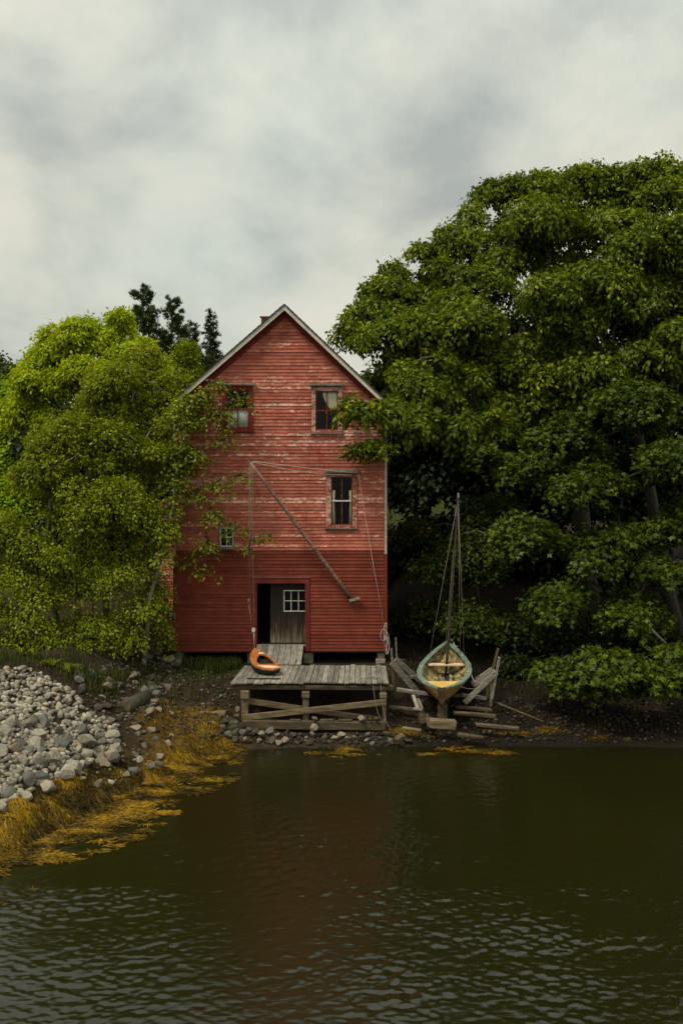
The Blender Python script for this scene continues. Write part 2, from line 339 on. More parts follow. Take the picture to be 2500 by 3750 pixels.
# ------------------------------------------------------------------ terrain
SHORE = np.array([(-300, -20), (-40, 5), (-14, 14.5), (-9.2, 19.3), (-7.35, 21.6), (-6.2, 23.6), (-5.3, 25.9), (-4.4, 27.4), (-3.2, 28.45), (-1, 28.75), (2, 28.72), (5, 28.8), (10, 28.6), (16, 27.6), (40, 24), (300, 0)], float)
def vnoise(x, y, sc_, seed=0):
    """cheap smooth noise, vectorised"""
    x = x * sc_ + seed * 17.3; y = y * sc_ - seed * 9.7
    xi = np.floor(x); yi = np.floor(y); fx = x - xi; fy = y - yi
    fx = fx * fx * (3 - 2 * fx); fy = fy * fy * (3 - 2 * fy)
    def h(a, b):
        v = np.sin(a * 127.1 + b * 311.7 + seed * 74.7) * 43758.5453
        return v - np.floor(v)
    return (h(xi, yi) * (1 - fx) + h(xi + 1, yi) * fx) * (1 - fy) + (h(xi, yi + 1) * (1 - fx) + h(xi + 1, yi + 1) * fx) * fy
def sstep(a, b, t):
    t = np.clip((t - a) / (b - a), 0, 1); return t * t * (3 - 2 * t)
def shore_s(x, y):
    x = np.asarray(x, float); y = np.asarray(y, float)
    best = np.full(x.shape, 1e9); sign = np.ones(x.shape)
    for (ax, ay), (bx, by) in zip(SHORE[:-1], SHORE[1:]):
        dx, dy = bx - ax, by - ay
        t = np.clip(((x - ax) * dx + (y - ay) * dy) / (dx * dx + dy * dy), 0, 1)
        d = np.hypot(x - ax - t * dx, y - ay - t * dy)
        c = dx * (y - ay) - dy * (x - ax)
        u = d < best - 1e-9
        best = np.where(u, d, best); sign = np.where(u, np.where(c >= 0, 1.0, -1.0), sign)
    return best * sign
def weed_mask(x, y, s):
    """where rockweed covers the left shore (1) and where not (0)"""
    left = 1 - sstep(-3.6, -2.2, x)
    reach = 1.5 + 0.9 * (vnoise(x, y, 0.5, 5) - 0.5) * 2
    return left * sstep(-0.6, 0.0, s) * (1 - sstep(reach - 0.4, reach + 0.3, s))
def height(x, y):
    x = np.asarray(x, float); y = np.asarray(y, float)
    s = shore_s(x, y)
    wl_ = 1 - sstep(-7.4, -5.6, x)                   # left bank
    wr_ = sstep(1.6, 3.0, x)                          # right of the house
    left = np.where(s < 4.3, 0.61 * s, 2.62 + 0.07 * np.minimum(s - 4.3, 14))
    mid = np.where(s < 2.9, 0.46 * s, 1.334 + 0.02 * np.minimum(s - 2.9, 30))
    right = np.where(s < 3.5, 0.31 * s, 1.085 + 0.135 * np.minimum(s - 3.5, 24))
    land = left * wl_ + (1 - wl_) * (mid * (1 - wr_) + right * wr_)
    behind = sstep(43.5, 70, y) * 0.8 + sstep(-7, 2, x) * (1 - sstep(1, 2, x)) * sstep(43, 55, y) * 2
    land = land + behind
    sea = np.maximum(0.42 * s, -2.6)
    z = np.where(s > 0, land, sea)
    n = (vnoise(x, y, 0.9, 1) - 0.5) * 0.24 + (vnoise(x, y, 2.3, 2) - 0.5) * 0.10 + (vnoise(x, y, 6.0, 3) - 0.5) * 0.04
    house = sstep(-6.2, -5.6, x) * (1 - sstep(1.4, 2.0, x)) * sstep(32, 33, y) * (1 - sstep(43, 44, y))
    z = z + n * (1 - 0.7 * house) * np.clip(0.25 + np.abs(s), 0, 1)
    wm = weed_mask(x, y, s)
    z = z + wm * (0.55 * np.maximum(vnoise(x, y, 1.7, 8) - 0.32, 0) + 0.16 * vnoise(x, y, 3.8, 9))
    return z
def H(x, y): return float(height(np.array([x]), np.array([y]))[0])

xs = np.concatenate([np.linspace(-300, -30, 12)[:-1], np.linspace(-30, -11, 30)[:-1], np.linspace(-11, 9, 170)[:-1], np.linspace(9, 30, 44)[:-1], np.linspace(30, 300, 12)])
ys = np.concatenate([np.linspace(-40, 14, 16)[:-1], np.linspace(14, 19, 24)[:-1], np.linspace(19, 34, 150)[:-1], np.linspace(34, 60, 60)[:-1], np.linspace(60, 420, 24)])
GX, GY = np.meshgrid(xs, ys)
GZ = height(GX.ravel(), GY.ravel())
nx, ny = len(xs), len(ys)
ii = np.arange(nx * ny).reshape(ny, nx)
quads = np.stack([ii[:-1, :-1].ravel(), ii[:-1, 1:].ravel(), ii[1:, 1:].ravel(), ii[1:, :-1].ravel()], 1)
GS = shore_s(GX.ravel(), GY.ravel())
gm, N, L, b = new_mat('muddy_ground')
tcn = N.new('ShaderNodeTexCoord')
def gn(scale, det=6, seed=0.0):
    n = N.new('ShaderNodeTexNoise'); n.inputs['Scale'].default_value = scale; n.inputs['Detail'].default_value = det; n.inputs['Roughness'].default_value = 0.65
    L.new(tcn.outputs['Object'], n.inputs['Vector']); return n.outputs[0]
nA, nB, nC = gn(1.3), gn(9, 5), gn(34, 3)
rA = rampn(N, [(0.3, (0.013, 0.010, 0.006)), (0.5, (0.032, 0.023, 0.013)), (0.7, (0.06, 0.043, 0.025))]); L.new(nA, rA.inputs[0])
rB = rampn(N, [(0.3, (0.012, 0.008, 0.004)), (0.55, (0.036, 0.025, 0.014)), (0.75, (0.11, 0.08, 0.048))]); L.new(nB, rB.inputs[0])
mxA = N.new('ShaderNodeMixRGB'); mxA.inputs[0].default_value = 0.5; L.new(rA.outputs[0], mxA.inputs[1]); L.new(rB.outputs[0], mxA.inputs[2])
atw = N.new('ShaderNodeAttribute'); atw.attribute_name = 'weed'
rW = rampn(N, [(0.3, (0.03, 0.018, 0.005)), (0.6, (0.12, 0.07, 0.008)), (0.75, (0.2, 0.12, 0.012))]); L.new(nB, rW.inputs[0])
mxW = N.new('ShaderNodeMixRGB'); L.new(atw.outputs['Fac'], mxW.inputs[0]); L.new(mxA.outputs[0], mxW.inputs[1]); L.new(rW.outputs[0], mxW.inputs[2])
atg = N.new('ShaderNodeAttribute'); atg.attribute_name = 'turf'
rG = rampn(N, [(0.3, (0.02, 0.025, 0.005)), (0.6, (0.04, 0.05, 0.008)), (0.75, (0.07, 0.08, 0.012))]); L.new(nB, rG.inputs[0])
mxG = N.new('ShaderNodeMixRGB'); L.new(atg.outputs['Fac'], mxG.inputs[0]); L.new(mxW.outputs[0], mxG.inputs[1]); L.new(rG.outputs[0], mxG.inputs[2])
ath = N.new('ShaderNodeAttribute'); ath.attribute_name = 'bank_shade'
mxH = N.new('ShaderNodeMixRGB'); mxH.blend_type = 'MULTIPLY'; mxH.inputs[2].default_value = (0.42, 0.40, 0.38, 1); L.new(ath.outputs['Fac'], mxH.inputs[0]); L.new(mxG.outputs[0], mxH.inputs[1])  # tree shade on the right bank, painted into the ground colour
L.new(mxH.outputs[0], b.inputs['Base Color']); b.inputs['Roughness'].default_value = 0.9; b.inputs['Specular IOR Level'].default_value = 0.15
adn = N.new('ShaderNodeMath'); adn.operation = 'ADD'; L.new(nB, adn.inputs[0]); L.new(nC, adn.inputs[1])
bpn = N.new('ShaderNodeBump'); bpn.inputs['Strength'].default_value = 0.8; bpn.inputs['Distance'].default_value = 0.06; L.new(adn.outputs[0], bpn.inputs['Height']); L.new(bpn.outputs[0], b.inputs['Normal'])
turf = sstep(50, 52, GY.ravel()) * (1 - sstep(60, 62, GY.ravel())) * sstep(1, 3, GX.ravel()) * (1 - sstep(7, 9, GX.ravel())) + (sstep(31.3, 32.2, GY.ravel() + 0.4 * vnoise(GX.ravel(), GY.ravel(), 1.1, 4)) * (GX.ravel() < -3) * (GX.ravel() > -5.6) * (GY.ravel() < 33.3)) * 0.7
ground = link('ground', mesh_np('ground', np.stack([GX.ravel(), GY.ravel(), GZ], 1), quads, {'weed': weed_mask(GX.ravel(), GY.ravel(), GS), 'turf': np.clip(turf, 0, 1), 'bank_shade': sstep(1.2, 2.6, GX.ravel() + .8 * (vnoise(GX.ravel(), GY.ravel(), .9, 41) - .5)) * (1 - sstep(46, 50, GY.ravel()))}, True), gm)
tag(ground, 'dark muddy shore rising to a wooded bank', None, None, 'structure')

# ------------------------------------------------------------------ water
wx = np.concatenate([np.linspace(-300, -12, 10)[:-1], np.linspace(-12, -7.5, 60)[:-1], np.linspace(-7.5, 7.5, 390)[:-1], np.linspace(7.5, 14, 90)[:-1], np.linspace(14, 300, 10)])
wy = np.concatenate([np.linspace(-250, 12.5, 12)[:-1], np.linspace(12.5, 20, 270)[:-1], np.linspace(20, 31, 150)])
WX, WY = np.meshgrid(wx, wy); X_, Y_ = WX.ravel(), WY.ravel()
WS = shore_s(X_, Y_)
wr = np.random.default_rng(5)
Z_ = np.zeros_like(X_)
for k in range(120):
    lam = 0.115 * (4.2 ** wr.uniform(0, 1)); kk = 2 * math.pi / lam
    th = R(98) + wr.normal(0, 0.68)
    Z_ += (0.0033 * lam * (lam / 0.20) ** -0.6) * np.sin(kk * (math.cos(th) * X_ + math.sin(th) * Y_) + wr.uniform(0, 6.28))
gust = 0.35 + 1.9 * vnoise(X_ * .6, Y_ * 1.3, 0.35, 31) * vnoise(X_ * .6, Y_ * 1.4, 1.1, 32) * 2
calm = sstep(2.0, 12.0, -WS + 1.5 * vnoise(X_, Y_, 0.4, 33)) * (1 - 0.78 * sstep(-1, 4.5, X_))
Z_ *= gust * (0.33 + 0.60 * calm) * np.where(np.abs(X_) > 30, 0, 1)
wi = np.arange(len(wx) * len(wy)).reshape(len(wy), len(wx))
wq = np.stack([wi[:-1, :-1].ravel(), wi[:-1, 1:].ravel(), wi[1:, 1:].ravel(), wi[1:, :-1].ravel()], 1)
wm_, N, L, b = new_mat('tidal_water')
b.inputs['Base Color'].default_value = (0.0115, 0.0106, 0.0023, 1); b.inputs['Roughness'].default_value = 0.03; b.inputs['IOR'].default_value = 1.48
tcn = N.new('ShaderNodeTexCoord'); mpn = N.new('ShaderNodeMapping'); mpn.inputs['Scale'].default_value = (1.4, 3.2, 1); mpn.inputs['Rotation'].default_value = (0, 0, R(18)); L.new(tcn.outputs['Object'], mpn.inputs[0])
nn = N.new('ShaderNodeTexNoise'); nn.inputs['Scale'].default_value = 5.0; nn.inputs['Detail'].default_value = 5; nn.inputs['Roughness'].default_value = 0.55; L.new(mpn.outputs[0], nn.inputs['Vector'])
bpn = N.new('ShaderNodeBump'); bpn.inputs['Strength'].default_value = 0.3; bpn.inputs['Distance'].default_value = 0.02; L.new(nn.outputs[0], bpn.inputs['Height']); L.new(bpn.outputs[0], b.inputs['Normal'])
atd = N.new('ShaderNodeAttribute'); atd.attribute_name = 'depth'
L.new(atd.outputs['Fac'], b.inputs['Alpha'])      # shallow water is clear, a few decimetres of peat-brown water hide the bed
depth = np.clip(-height(X_, Y_), 0, 3)
water = link('water', mesh_np('water', np.stack([X_, Y_, Z_], 1), wq, {'depth': np.clip(0.42 + 1 - np.exp(-depth * 2.6), 0, 1)}, True), wm_)
tag(water, 'dark brown rippled tidal water of the cove', None, None, 'structure')

# ------------------------------------------------------------------ boathouse
YF = 33.0
S = F / YF
hx = lambda px: (px - 1250) / S
hz = lambda py: EYE - (py - HOR) / S
XL, XR, ZB = hx(634), hx(1416), hz(2385)
AX, AZ = hx(1043), hz(1138)                 # wall apex under the roof
ZE = 9.86                                   # eave height
DEPTH = 10.0
def roof_z(x):
    return AZ - (AZ - ZE) * ((AX - x) / (AX - XL) if x < AX else (x - AX) / (XR - AX))
house = thing('boathouse', 'tall red clapboard boathouse with steep gable standing on piers at the water edge', 'house', (hx(1025), YF, ZB))
CUT_OLD = hz(2016)
# openings (sash / door holes) and casings, in photo pixels on the front
OPEN = {'up_r': (1155, 1432, 1238, 1574), 'up_l': (829, 1426, 912, 1568), 'low_r': (1212, 1746, 1290, 1923), 'small': (806, 1932, 854, 2002), 'door': (941, 2136, 1117, 2360)}
CASE = {'up_r': (1141, 1415, 1253, 1585), 'up_l': (815, 1411, 927, 1580), 'low_r': (1194, 1732, 1308, 1933), 'small': (803, 1929, 857, 2007), 'door': (927, 2115, 1133, 2386)}
def w(rect): return (hx(rect[0]), hx(rect[2]), hz(rect[3]), hz(rect[1]))   # x0,x1,z0,z1
def spans(z0, z1, holes, insetL=0.0, insetR=0.0, rake_in=0.0):
    """trapezoids of the front between z0 and z1 left after the holes: (x at z0 left, right, x at z1 left, right)"""
    def lim(z):
        l, r = XL + insetL, XR - insetR
        if z > ZE - rake_in * 1.4:
            zz = z + rake_in * 1.4
            fr = (AZ - zz) / (AZ - ZE)
            l = max(l, AX - (AX - XL) * fr); r = min(r, AX + (XR - AX) * fr)
        return l, r
    l0, r0 = lim(z0); l1, r1 = lim(z1)
    if r0 - l0 < 0.03: return []
    if r1 < l1: l1 = r1 = (l1 + r1) / 2
    zm = (z0 + z1) / 2
    cuts = sorted([(a, c) for (a, c, d, e_) in holes if d < zm < e_])
    res = []; cl0, cl1 = l0, l1
    for a, c in cuts:
        if a > cl0 + 0.02: res.append((cl0, a, min(cl1, a), a))
        cl0 = cl1 = c
    if r0 > cl0 + 0.02: res.append((cl0, r0, cl1, max(r1, cl1)))
    return res
# structural front wall behind the boards
hol = [w(r_) for r_ in OPEN.values()]
zl = sorted(set([ZB, ZE, AZ - 0.02] + [h_[2] for h_ in hol] + [h_[3] for h_ in hol]))
fw = MB()
for z0, z1 in zip(zl[:-1], zl[1:]):
    for a0, b0, a1, b1 in spans(z0, z1, hol):
        fw.hexa([(a0, 33.02, z0), (b0, 33.02, z0), (b0, 33.14, z0), (a0, 33.14, z0), (a1, 33.02, z1), (b1, 33.02, z1), (b1, 33.14, z1), (a1, 33.14, z1)])
tag(fw.build('front_wall', MAT['dark_wood'], house), None)
# clapboards, one by one
cas = [w(r_) for r_ in CASE.values()]
EXPO = 0.1115
rr = random.Random(3)
def clap(x0, x1, x0t, x1t, z0, z1, mat, yy):
    b_ = MB(); th, tt = 0.029 + rr.uniform(-0.006, 0.005), 0.004
    j0, j1 = rr.uniform(-0.004, 0.004), rr.uniform(-0.004, 0.004)
    b_.hexa([(x0, yy - th, z0 + j0), (x1, yy - th, z0 + j1), (x1, yy, z0 + j1), (x0, yy, z0 + j0), (x0t, yy - tt, z1), (x1t, yy - tt, z1), (x1t, yy, z1), (x0t, yy, z1)])
    return b_.build('clapboard', mat, house)
z = ZB
while z < AZ - 0.1:
    z1 = min(z + EXPO, AZ - 0.02)
    mat = MAT['clap_new'] if z < CUT_OLD - 0.03 else MAT['clap_old']
    for a0, b0, a1, b1 in spans(z, z1 + 0.008, cas, 0.075, 0.075, 0.13):
        ln = b0 - a0
        cuts = []
        if ln > 3.0 and rr.random() < 0.72: cuts = [a0 + ln * rr.uniform(0.25, 0.75)]
        st = a0; stt = a1
        for c in cuts:
            clap(st, c - 0.003, stt, c - 0.003, z, z1 + 0.008, mat, 33.018); st = stt = c + 0.003
        clap(st, b0, stt, b1, z, z1 + 0.008, mat, 33.018)
    z += EXPO
# corner boards
for xa, xb in ((XL, XL + 0.075), (XR - 0.075, XR)):
    MB().box(xa, xb, 32.966, 33.10, ZB, CUT_OLD - 0.12).build('corner_board', MAT['trim_door'], house, bevel=0.004)
    o = MB().box(xa, xb, 32.964, 33.10, CUT_OLD - 0.118, ZE).build('corner_board', MAT['cream'] if xa > 0 else MAT['trim_worn'], house, bevel=0.004)
    o['label'] = 'weathered bare upper corner board'
# gable trim, rake boards and roof
def slant(name, x0, z0, x1, z1, drop, wid, y0, y1, mat, parent=house):
    """board along the rake from (x0,z0) to (x1,z1), lowered by drop (vertical) and wid high (vertical)"""
    m_ = MB()
    m_.hexa([(x0, y0, z0 - drop - wid), (x1, y0, z1 - drop - wid), (x1, y1, z1 - drop - wid), (x0, y1, z0 - drop - wid), (x0, y0, z0 - drop), (x1, y0, z1 - drop), (x1, y1, z1 - drop), (x0, y1, z0 - drop)])
    return m_.build(name, mat, parent)
OH = 0.05      # eave overhang
for sgn, xe in ((-1, XL), (1, XR)):
    k = (AZ - ZE) / abs(xe - AX)
    xo = xe + sgn * OH; zo = ZE - k * OH
    fx0 = AX if sgn > 0 else xe; 
    slant('frieze_board', AX, AZ, xe, ZE, 0.0, 0.22, 32.962, 33.016, MAT['trim_red'])
    slant('rake_board', AX, AZ + 0.16, xo, zo + 0.16, 0.0, 0.165, 32.70, 32.74, MAT['rake'])
    rf = slant('roof', AX, AZ + 0.20, xo, zo + 0.20, 0.0, 0.045, 32.67, 43.3, MAT['roof'])
    slant('soffit', AX, AZ + 0.03, xo, zo + 0.03, 0.0, 0.025, 32.742, 43.2, MAT['trim_red'])
    # shingle courses on the slope
    n_c = 26
    sm = MB()
    for i in range(n_c):
        t0, t1 = i / n_c, (i + 1) / n_c + 0.01
        xa, za = AX + (xo - AX) * t0, AZ + 0.2 + (zo - AZ) * t0; xb, zb = AX + (xo - AX) * t1, AZ + 0.2 + (zo - AZ) * t1
        sm.hexa([(xa, 32.66, za + 0.002), (xb, 32.66, zb + 0.002), (xb, 43.31, zb + 0.002), (xa, 43.31, za + 0.002), (xa, 32.66, za + 0.006), (xb, 32.66, zb + 0.022), (xb, 43.31, zb + 0.022), (xa, 43.31, za + 0.006)])
    o = sm.build('shingle_courses', MAT['roof'], rf); o['kind'] = 'stuff'
    # side wall and its boards
    xi, xo2 = (xe, xe - sgn * 0.12)
    MB().box(min(xi, xo2), max(xi, xo2), 33.142, 33 + DEPTH, ZB, ZE - 0.05).build('side_wall', MAT['dark_wood'], house)
    sb = MB(); z = ZB
    while z < ZE - 0.1:
        sb.hexa([(xe + sgn * 0.002, 33.11, z), (xe + sgn * 0.026, 33.11, z), (xe + sgn * 0.026, 43.0, z), (xe + sgn * 0.002, 43.0, z), (xe + sgn * 0.002, 33.11, z + EXPO), (xe + sgn * 0.008, 33.11, z + EXPO), (xe + sgn * 0.008, 43.0, z + EXPO), (xe + sgn * 0.002, 43.0, z + EXPO)])
        z += EXPO
    o = sb.build('side_clapboards', MAT['clap_old'], house); o['kind'] = 'stuff'
bw = MB()
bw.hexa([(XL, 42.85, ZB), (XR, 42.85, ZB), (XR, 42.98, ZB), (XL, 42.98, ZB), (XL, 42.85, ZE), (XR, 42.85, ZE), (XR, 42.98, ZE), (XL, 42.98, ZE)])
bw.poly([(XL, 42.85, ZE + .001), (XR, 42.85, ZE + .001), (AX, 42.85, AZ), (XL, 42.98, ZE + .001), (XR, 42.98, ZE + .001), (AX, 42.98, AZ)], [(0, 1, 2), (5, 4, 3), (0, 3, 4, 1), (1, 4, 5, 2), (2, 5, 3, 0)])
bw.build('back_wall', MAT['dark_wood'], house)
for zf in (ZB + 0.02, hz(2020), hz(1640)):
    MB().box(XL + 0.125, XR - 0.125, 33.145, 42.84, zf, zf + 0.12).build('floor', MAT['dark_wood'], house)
# sill skirt at the foot of the wall
MB().box(XL, XR, 33.03, 33.20, ZB - 0.06, ZB - 0.003).build('sill_beam', MAT['dark_wood'], house)

def window(key, frame_mat, sash_mat, cols, rows, cap=None, mid=None, mw=0.022, left_mat=None, y0=32.985, rail_mat=None):
    x0, x1, z0, z1 = w(OPEN[key]); cx0, cx1, cz0, cz1 = w(CASE[key])
    fr = MB()
    wdw = fr.box(cx0, x0, 32.958, 33.10, cz0, cz1).build('window', left_mat or frame_mat, house, bevel=0.004)   # left casing carries the rest
    MB().box(x1, cx1, 32.958, 33.10, cz0, cz1).build('casing', frame_mat, wdw, bevel=0.004)
    MB().box(x0, x1, 32.960, 33.10, z1, cz1).build('casing', frame_mat, wdw, bevel=0.004)
    MB().box(cx0 - 0.04, cx1 + 0.04, 32.915, 33.09, cz0 - 0.035, cz0 - 0.002).build('sill', MAT['grey_timber'] if key != 'up_l' else frame_mat, wdw, bevel=0.004)
    if z0 > cz0 + 0.004: MB().box(x0, x1, 32.960, 33.10, cz0, z0).build('casing', frame_mat, wdw, bevel=0.004)
    if cap:
        MB().box(hx(cap[0]), hx(cap[2]), 32.85, 32.96, hz(cap[3]), hz(cap[1])).build('cap_board', MAT['grey_timber'], wdw, bevel=0.006)
    s = MB(); e_ = 0.035
    s.box(x0, x0 + e_, y0, y0 + 0.04, z0, z1); s.box(x1 - e_, x1, y0, y0 + 0.04, z0, z1)
    s.box(x0 + e_, x1 - e_, y0, y0 + 0.04, z0, z0 + e_); s.box(x0 + e_, x1 - e_, y0, y0 + 0.04, z1 - e_, z1)
    if mid: 
        zm = hz(mid); MB().box(x0 + e_, x1 - e_, y0 - 0.004, y0 + 0.044, zm - 0.022, zm + 0.022).build('meeting_rail', rail_mat or sash_mat, wdw)
    s.build('sash', sash_mat, wdw)
    mm = MB(); ex = []
    xsn = [x0 + (x1 - x0) * i / cols for i in range(cols + 1)]; zsn = [z0 + (z1 - z0) * i / rows for i in range(rows + 1)]
    for xv in xsn[1:-1]: MB().box(xv - mw / 2, xv + mw / 2, y0 + 0.004, y0 + 0.036, z0 + e_, z1 - e_).build('muntin', sash_mat, wdw)
    for zv in zsn[1:-1]:
        if mid and abs(zv - hz(mid)) < 0.12: continue
        MB().box(x0 + e_, x1 - e_, y0 + 0.005, y0 + 0.035, zv - mw / 2, zv + mw / 2).build('muntin', sash_mat, wdw)
    if mid: zsn = [z0, hz(mid), z1]
    for i in range(cols):
        for j in range(len(zsn) - 1):
            MB().box(xsn[i] + 0.012, xsn[i + 1] - 0.012, y0 + 0.018, y0 + 0.022, zsn[j] + 0.012, zsn[j + 1] - 0.012).build('pane', MAT['glass'], wdw)
    return wdw
wd = window('up_r', MAT['trim_worn'], MAT['trim_red'], 2, 2, (1132, 1406, 1262, 1413), 1503, 0.03, MAT['trim_worn'])
wd['label'] = 'sash window with flaked pale casing below the right slope of the gable'
wd = window('up_l', MAT['trim_door'], MAT['trim_red'], 2, 2, (806, 1402, 938, 1409), 1497, 0.03)
wd['label'] = 'sash window with red casing behind the leafy branch'
wd = window('low_r', MAT['trim_worn'], MAT['trim_red'], 2, 2, (1187, 1719, 1320, 1730), 1834, 0.03, rail_mat=MAT['white'])
wd['label'] = 'tall sash window of the middle storey with flaked casing'
wd = window('small', MAT['grey_timber'], MAT['white'], 2, 2, None, None, 0.03)
wd['label'] = 'small four-paned white window low on the wall'

# curtains: hang inside, things of their own
def cloth(name, label, cat, outline, y, mat, folds):
    """hanging cloth; outline = list of (z fraction rows) [(z, xl, xr)]"""
    m_ = MB(); nc = 18; rows = outline
    pts = []
    for zr, xa, xb in rows:
        for i in range(nc + 1):
            t = i / nc
            pts.append((xa + (xb - xa) * t, y + 0.012 * math.sin(t * folds * 6.28 + zr), zr))
    fs = []
    for r_ in range(len(rows) - 1):
        for i in range(nc):
            a = r_ * (nc + 1) + i; fs.append((a, a + 1, a + nc + 2, a + nc + 1))
    m_.poly(pts, fs)
    o = m_.build(name, mat, None, True)
    md = o.modifiers.new('thick', 'SOLIDIFY'); md.thickness = 0.004
    return tag(o, label, cat)
X = hx
cloth('curtain', 'cream curtain drawn to the right in the upper right window', 'curtain', [(hz(1433), X(1180), X(1237)), (hz(1450), X(1183), X(1237)), (hz(1470), X(1191), X(1237)), (hz(1490), X(1203), X(1237)), (hz(1501), X(1210), X(1237))], 33.045, MAT['curtain'], 5)
cloth('curtain', 'narrow pale curtain at the left side of the tall middle window', 'curtain', [(hz(1796), X(1214), X(1226)), (hz(1850), X(1214), X(1224)), (hz(1921), X(1214), X(1228))], 33.045, MAT['curtain'], 2)
cloth('curtain', 'narrow pale curtain at the right side of the tall middle window', 'curtain', [(hz(1796), X(1278), X(1289)), (hz(1850), X(1280), X(1289)), (hz(1921), X(1277), X(1289))], 33.045, MAT['curtain'], 2)
cloth('window_blind', 'white blind filling the lower half of the window behind the leafy branch', 'blind', [(hz(1500), X(831), X(911)), (hz(1566), X(831), X(911))], 33.045, MAT['blind'], 0.2)

# doorway and plank door
x0, x1, z0, z1 = w(OPEN['door']); cx0, cx1, cz0, cz1 = w(CASE['door'])
df = MB().box(cx0, cx1, 32.955, 33.12, z1, cz1).build('door_frame', MAT['trim_door'], house, bevel=0.004)
MB().box(cx0, x0, 32.957, 33.12, ZB, z1 - 0.002).build('jamb', MAT['trim_door'], df, bevel=0.004)
MB().box(x1, cx1, 32.957, 33.12, ZB, z1 - 0.002).build('jamb', MAT['trim_door'], df, bevel=0.004)
MB().box(cx0 - 0.02, cx1 + 0.02, 32.93, 33.0, cz1 + 0.002, cz1 + 0.018).build('drip_strip', MAT['iron'], df)
MB().box(x0, x1, 32.98, 33.14, z0 - 0.06, z0 - 0.002).build('threshold', MAT['grey_wood'], df)
dm, N, L, b = new_mat('weathered_door_plank')
tcn = N.new('ShaderNodeTexCoord'); mpn = N.new('ShaderNodeMapping'); mpn.inputs['Scale'].default_value = (16, 4, 1.3); L.new(tcn.outputs['Object'], mpn.inputs[0])
n1d = N.new('ShaderNodeTexNoise'); n1d.inputs['Scale'].default_value = 1; n1d.inputs['Detail'].default_value = 8; n1d.inputs['Roughness'].default_value = 0.7; L.new(mpn.outputs[0], n1d.inputs['Vector'])
spz = N.new('ShaderNodeSeparateXYZ'); L.new(tcn.outputs['Object'], spz.inputs[0])
mrz = N.new('ShaderNodeMapRange'); mrz.inputs['From Min'].default_value = z0 + 1.1; mrz.inputs['From Max'].default_value = z0; mrz.inputs['To Max'].default_value = 0.26; mrz.inputs['To Min'].default_value = -0.11; L.new(spz.outputs[2], mrz.inputs[0])
ad = N.new('ShaderNodeMath'); ad.operation = 'ADD'; L.new(n1d.outputs[0], ad.inputs[0]); L.new(mrz.outputs[0], ad.inputs[1])
rp = rampn(N, [(0.40, (0.014, 0.008, 0.004)), (0.58, (0.042, 0.024, 0.012)), (0.70, (0.13, 0.095, 0.06)), (0.84, (0.26, 0.225, 0.17))]); L.new(ad.outputs[0], rp.inputs[0]); L.new(rp.outputs[0], b.inputs['Base Color']); b.inputs['Roughness'].default_value = 0.85
bpd = N.new('ShaderNodeBump'); bpd.inputs['Strength'].default_value = 0.5; bpd.inputs['Distance'].default_value = 0.01; L.new(n1d.outputs[0], bpd.inputs['Height']); L.new(bpd.outputs[0], b.inputs['Normal'])
MAT['door'] = dm
dxa, dxb = X(988), X(1117) + 0.12
gw = (X(1037), X(1117) + 0.02, hz(2244), hz(2165))
door = MB().box(dxa, dxb, 33.235, 33.26, z0 + 0.02, z0 + 0.14).build('plank_door', MAT['door'], house)   # bottom ledge at the back carries the planks
npl = 7
for i in range(npl):
    a = dxa + (dxb - dxa) * i / npl; c = dxa + (dxb - dxa) * (i + 1) / npl - 0.006
    yj = 33.20 + rr.uniform(-0.004, 0.004)
    if c <= gw[0] + 0.01: MB().box(a, c, yj, 33.233, z0 + 0.01, z1 + 0.05).build('plank', MAT['door'], door)
    else:
        a2 = max(a, gw[0])
        if a < gw[0]: MB().box(a, gw[0] - 0.002, yj, 33.233, z0 + 0.01, z1 + 0.05).build('plank', MAT['door'], door)
        MB().box(a2, c, yj, 33.233, z0 + 0.01, gw[2]).build('plank', MAT['door'], door)
        MB().box(a2, c, yj, 33.233, gw[3], z1 + 0.05).build('plank', MAT['door'], door)
ws_ = MB(); t_ = 0.03
ws_.box(gw[0], gw[0] + t_, 33.19, 33.22, gw[2], gw[3]); ws_.box(gw[0] + t_, gw[1], 33.19, 33.22, gw[2], gw[2] + t_); ws_.box(gw[0] + t_, gw[1], 33.19, 33.22, gw[3] - t_, gw[3])
ws_.build('sash', MAT['white'], door)
for i in (1, 2): 
    xv = gw[0] + (gw[1] - gw[0]) * i / 3; MB().box(xv - 0.012, xv + 0.012, 33.193, 33.217, gw[2] + t_, gw[3] - t_).build('muntin', MAT['white'], door)
MB().box(gw[0] + t_, gw[1], 33.194, 33.216, (gw[2] + gw[3]) / 2 - 0.012, (gw[2] + gw[3]) / 2 + 0.012).build('muntin', MAT['white'], door)
for i in range(3):
    for j in range(2):
        MB().box(gw[0] + (gw[1] - gw[0]) * i / 3 + 0.01, gw[0] + (gw[1] - gw[0]) * (i + 1) / 3 - 0.01, 33.203, 33.207, gw[2] + (gw[3] - gw[2]) * j / 2 + 0.01, gw[2] + (gw[3] - gw[2]) * (j + 1) / 2 - 0.01).build('pane', MAT['glass'], door)
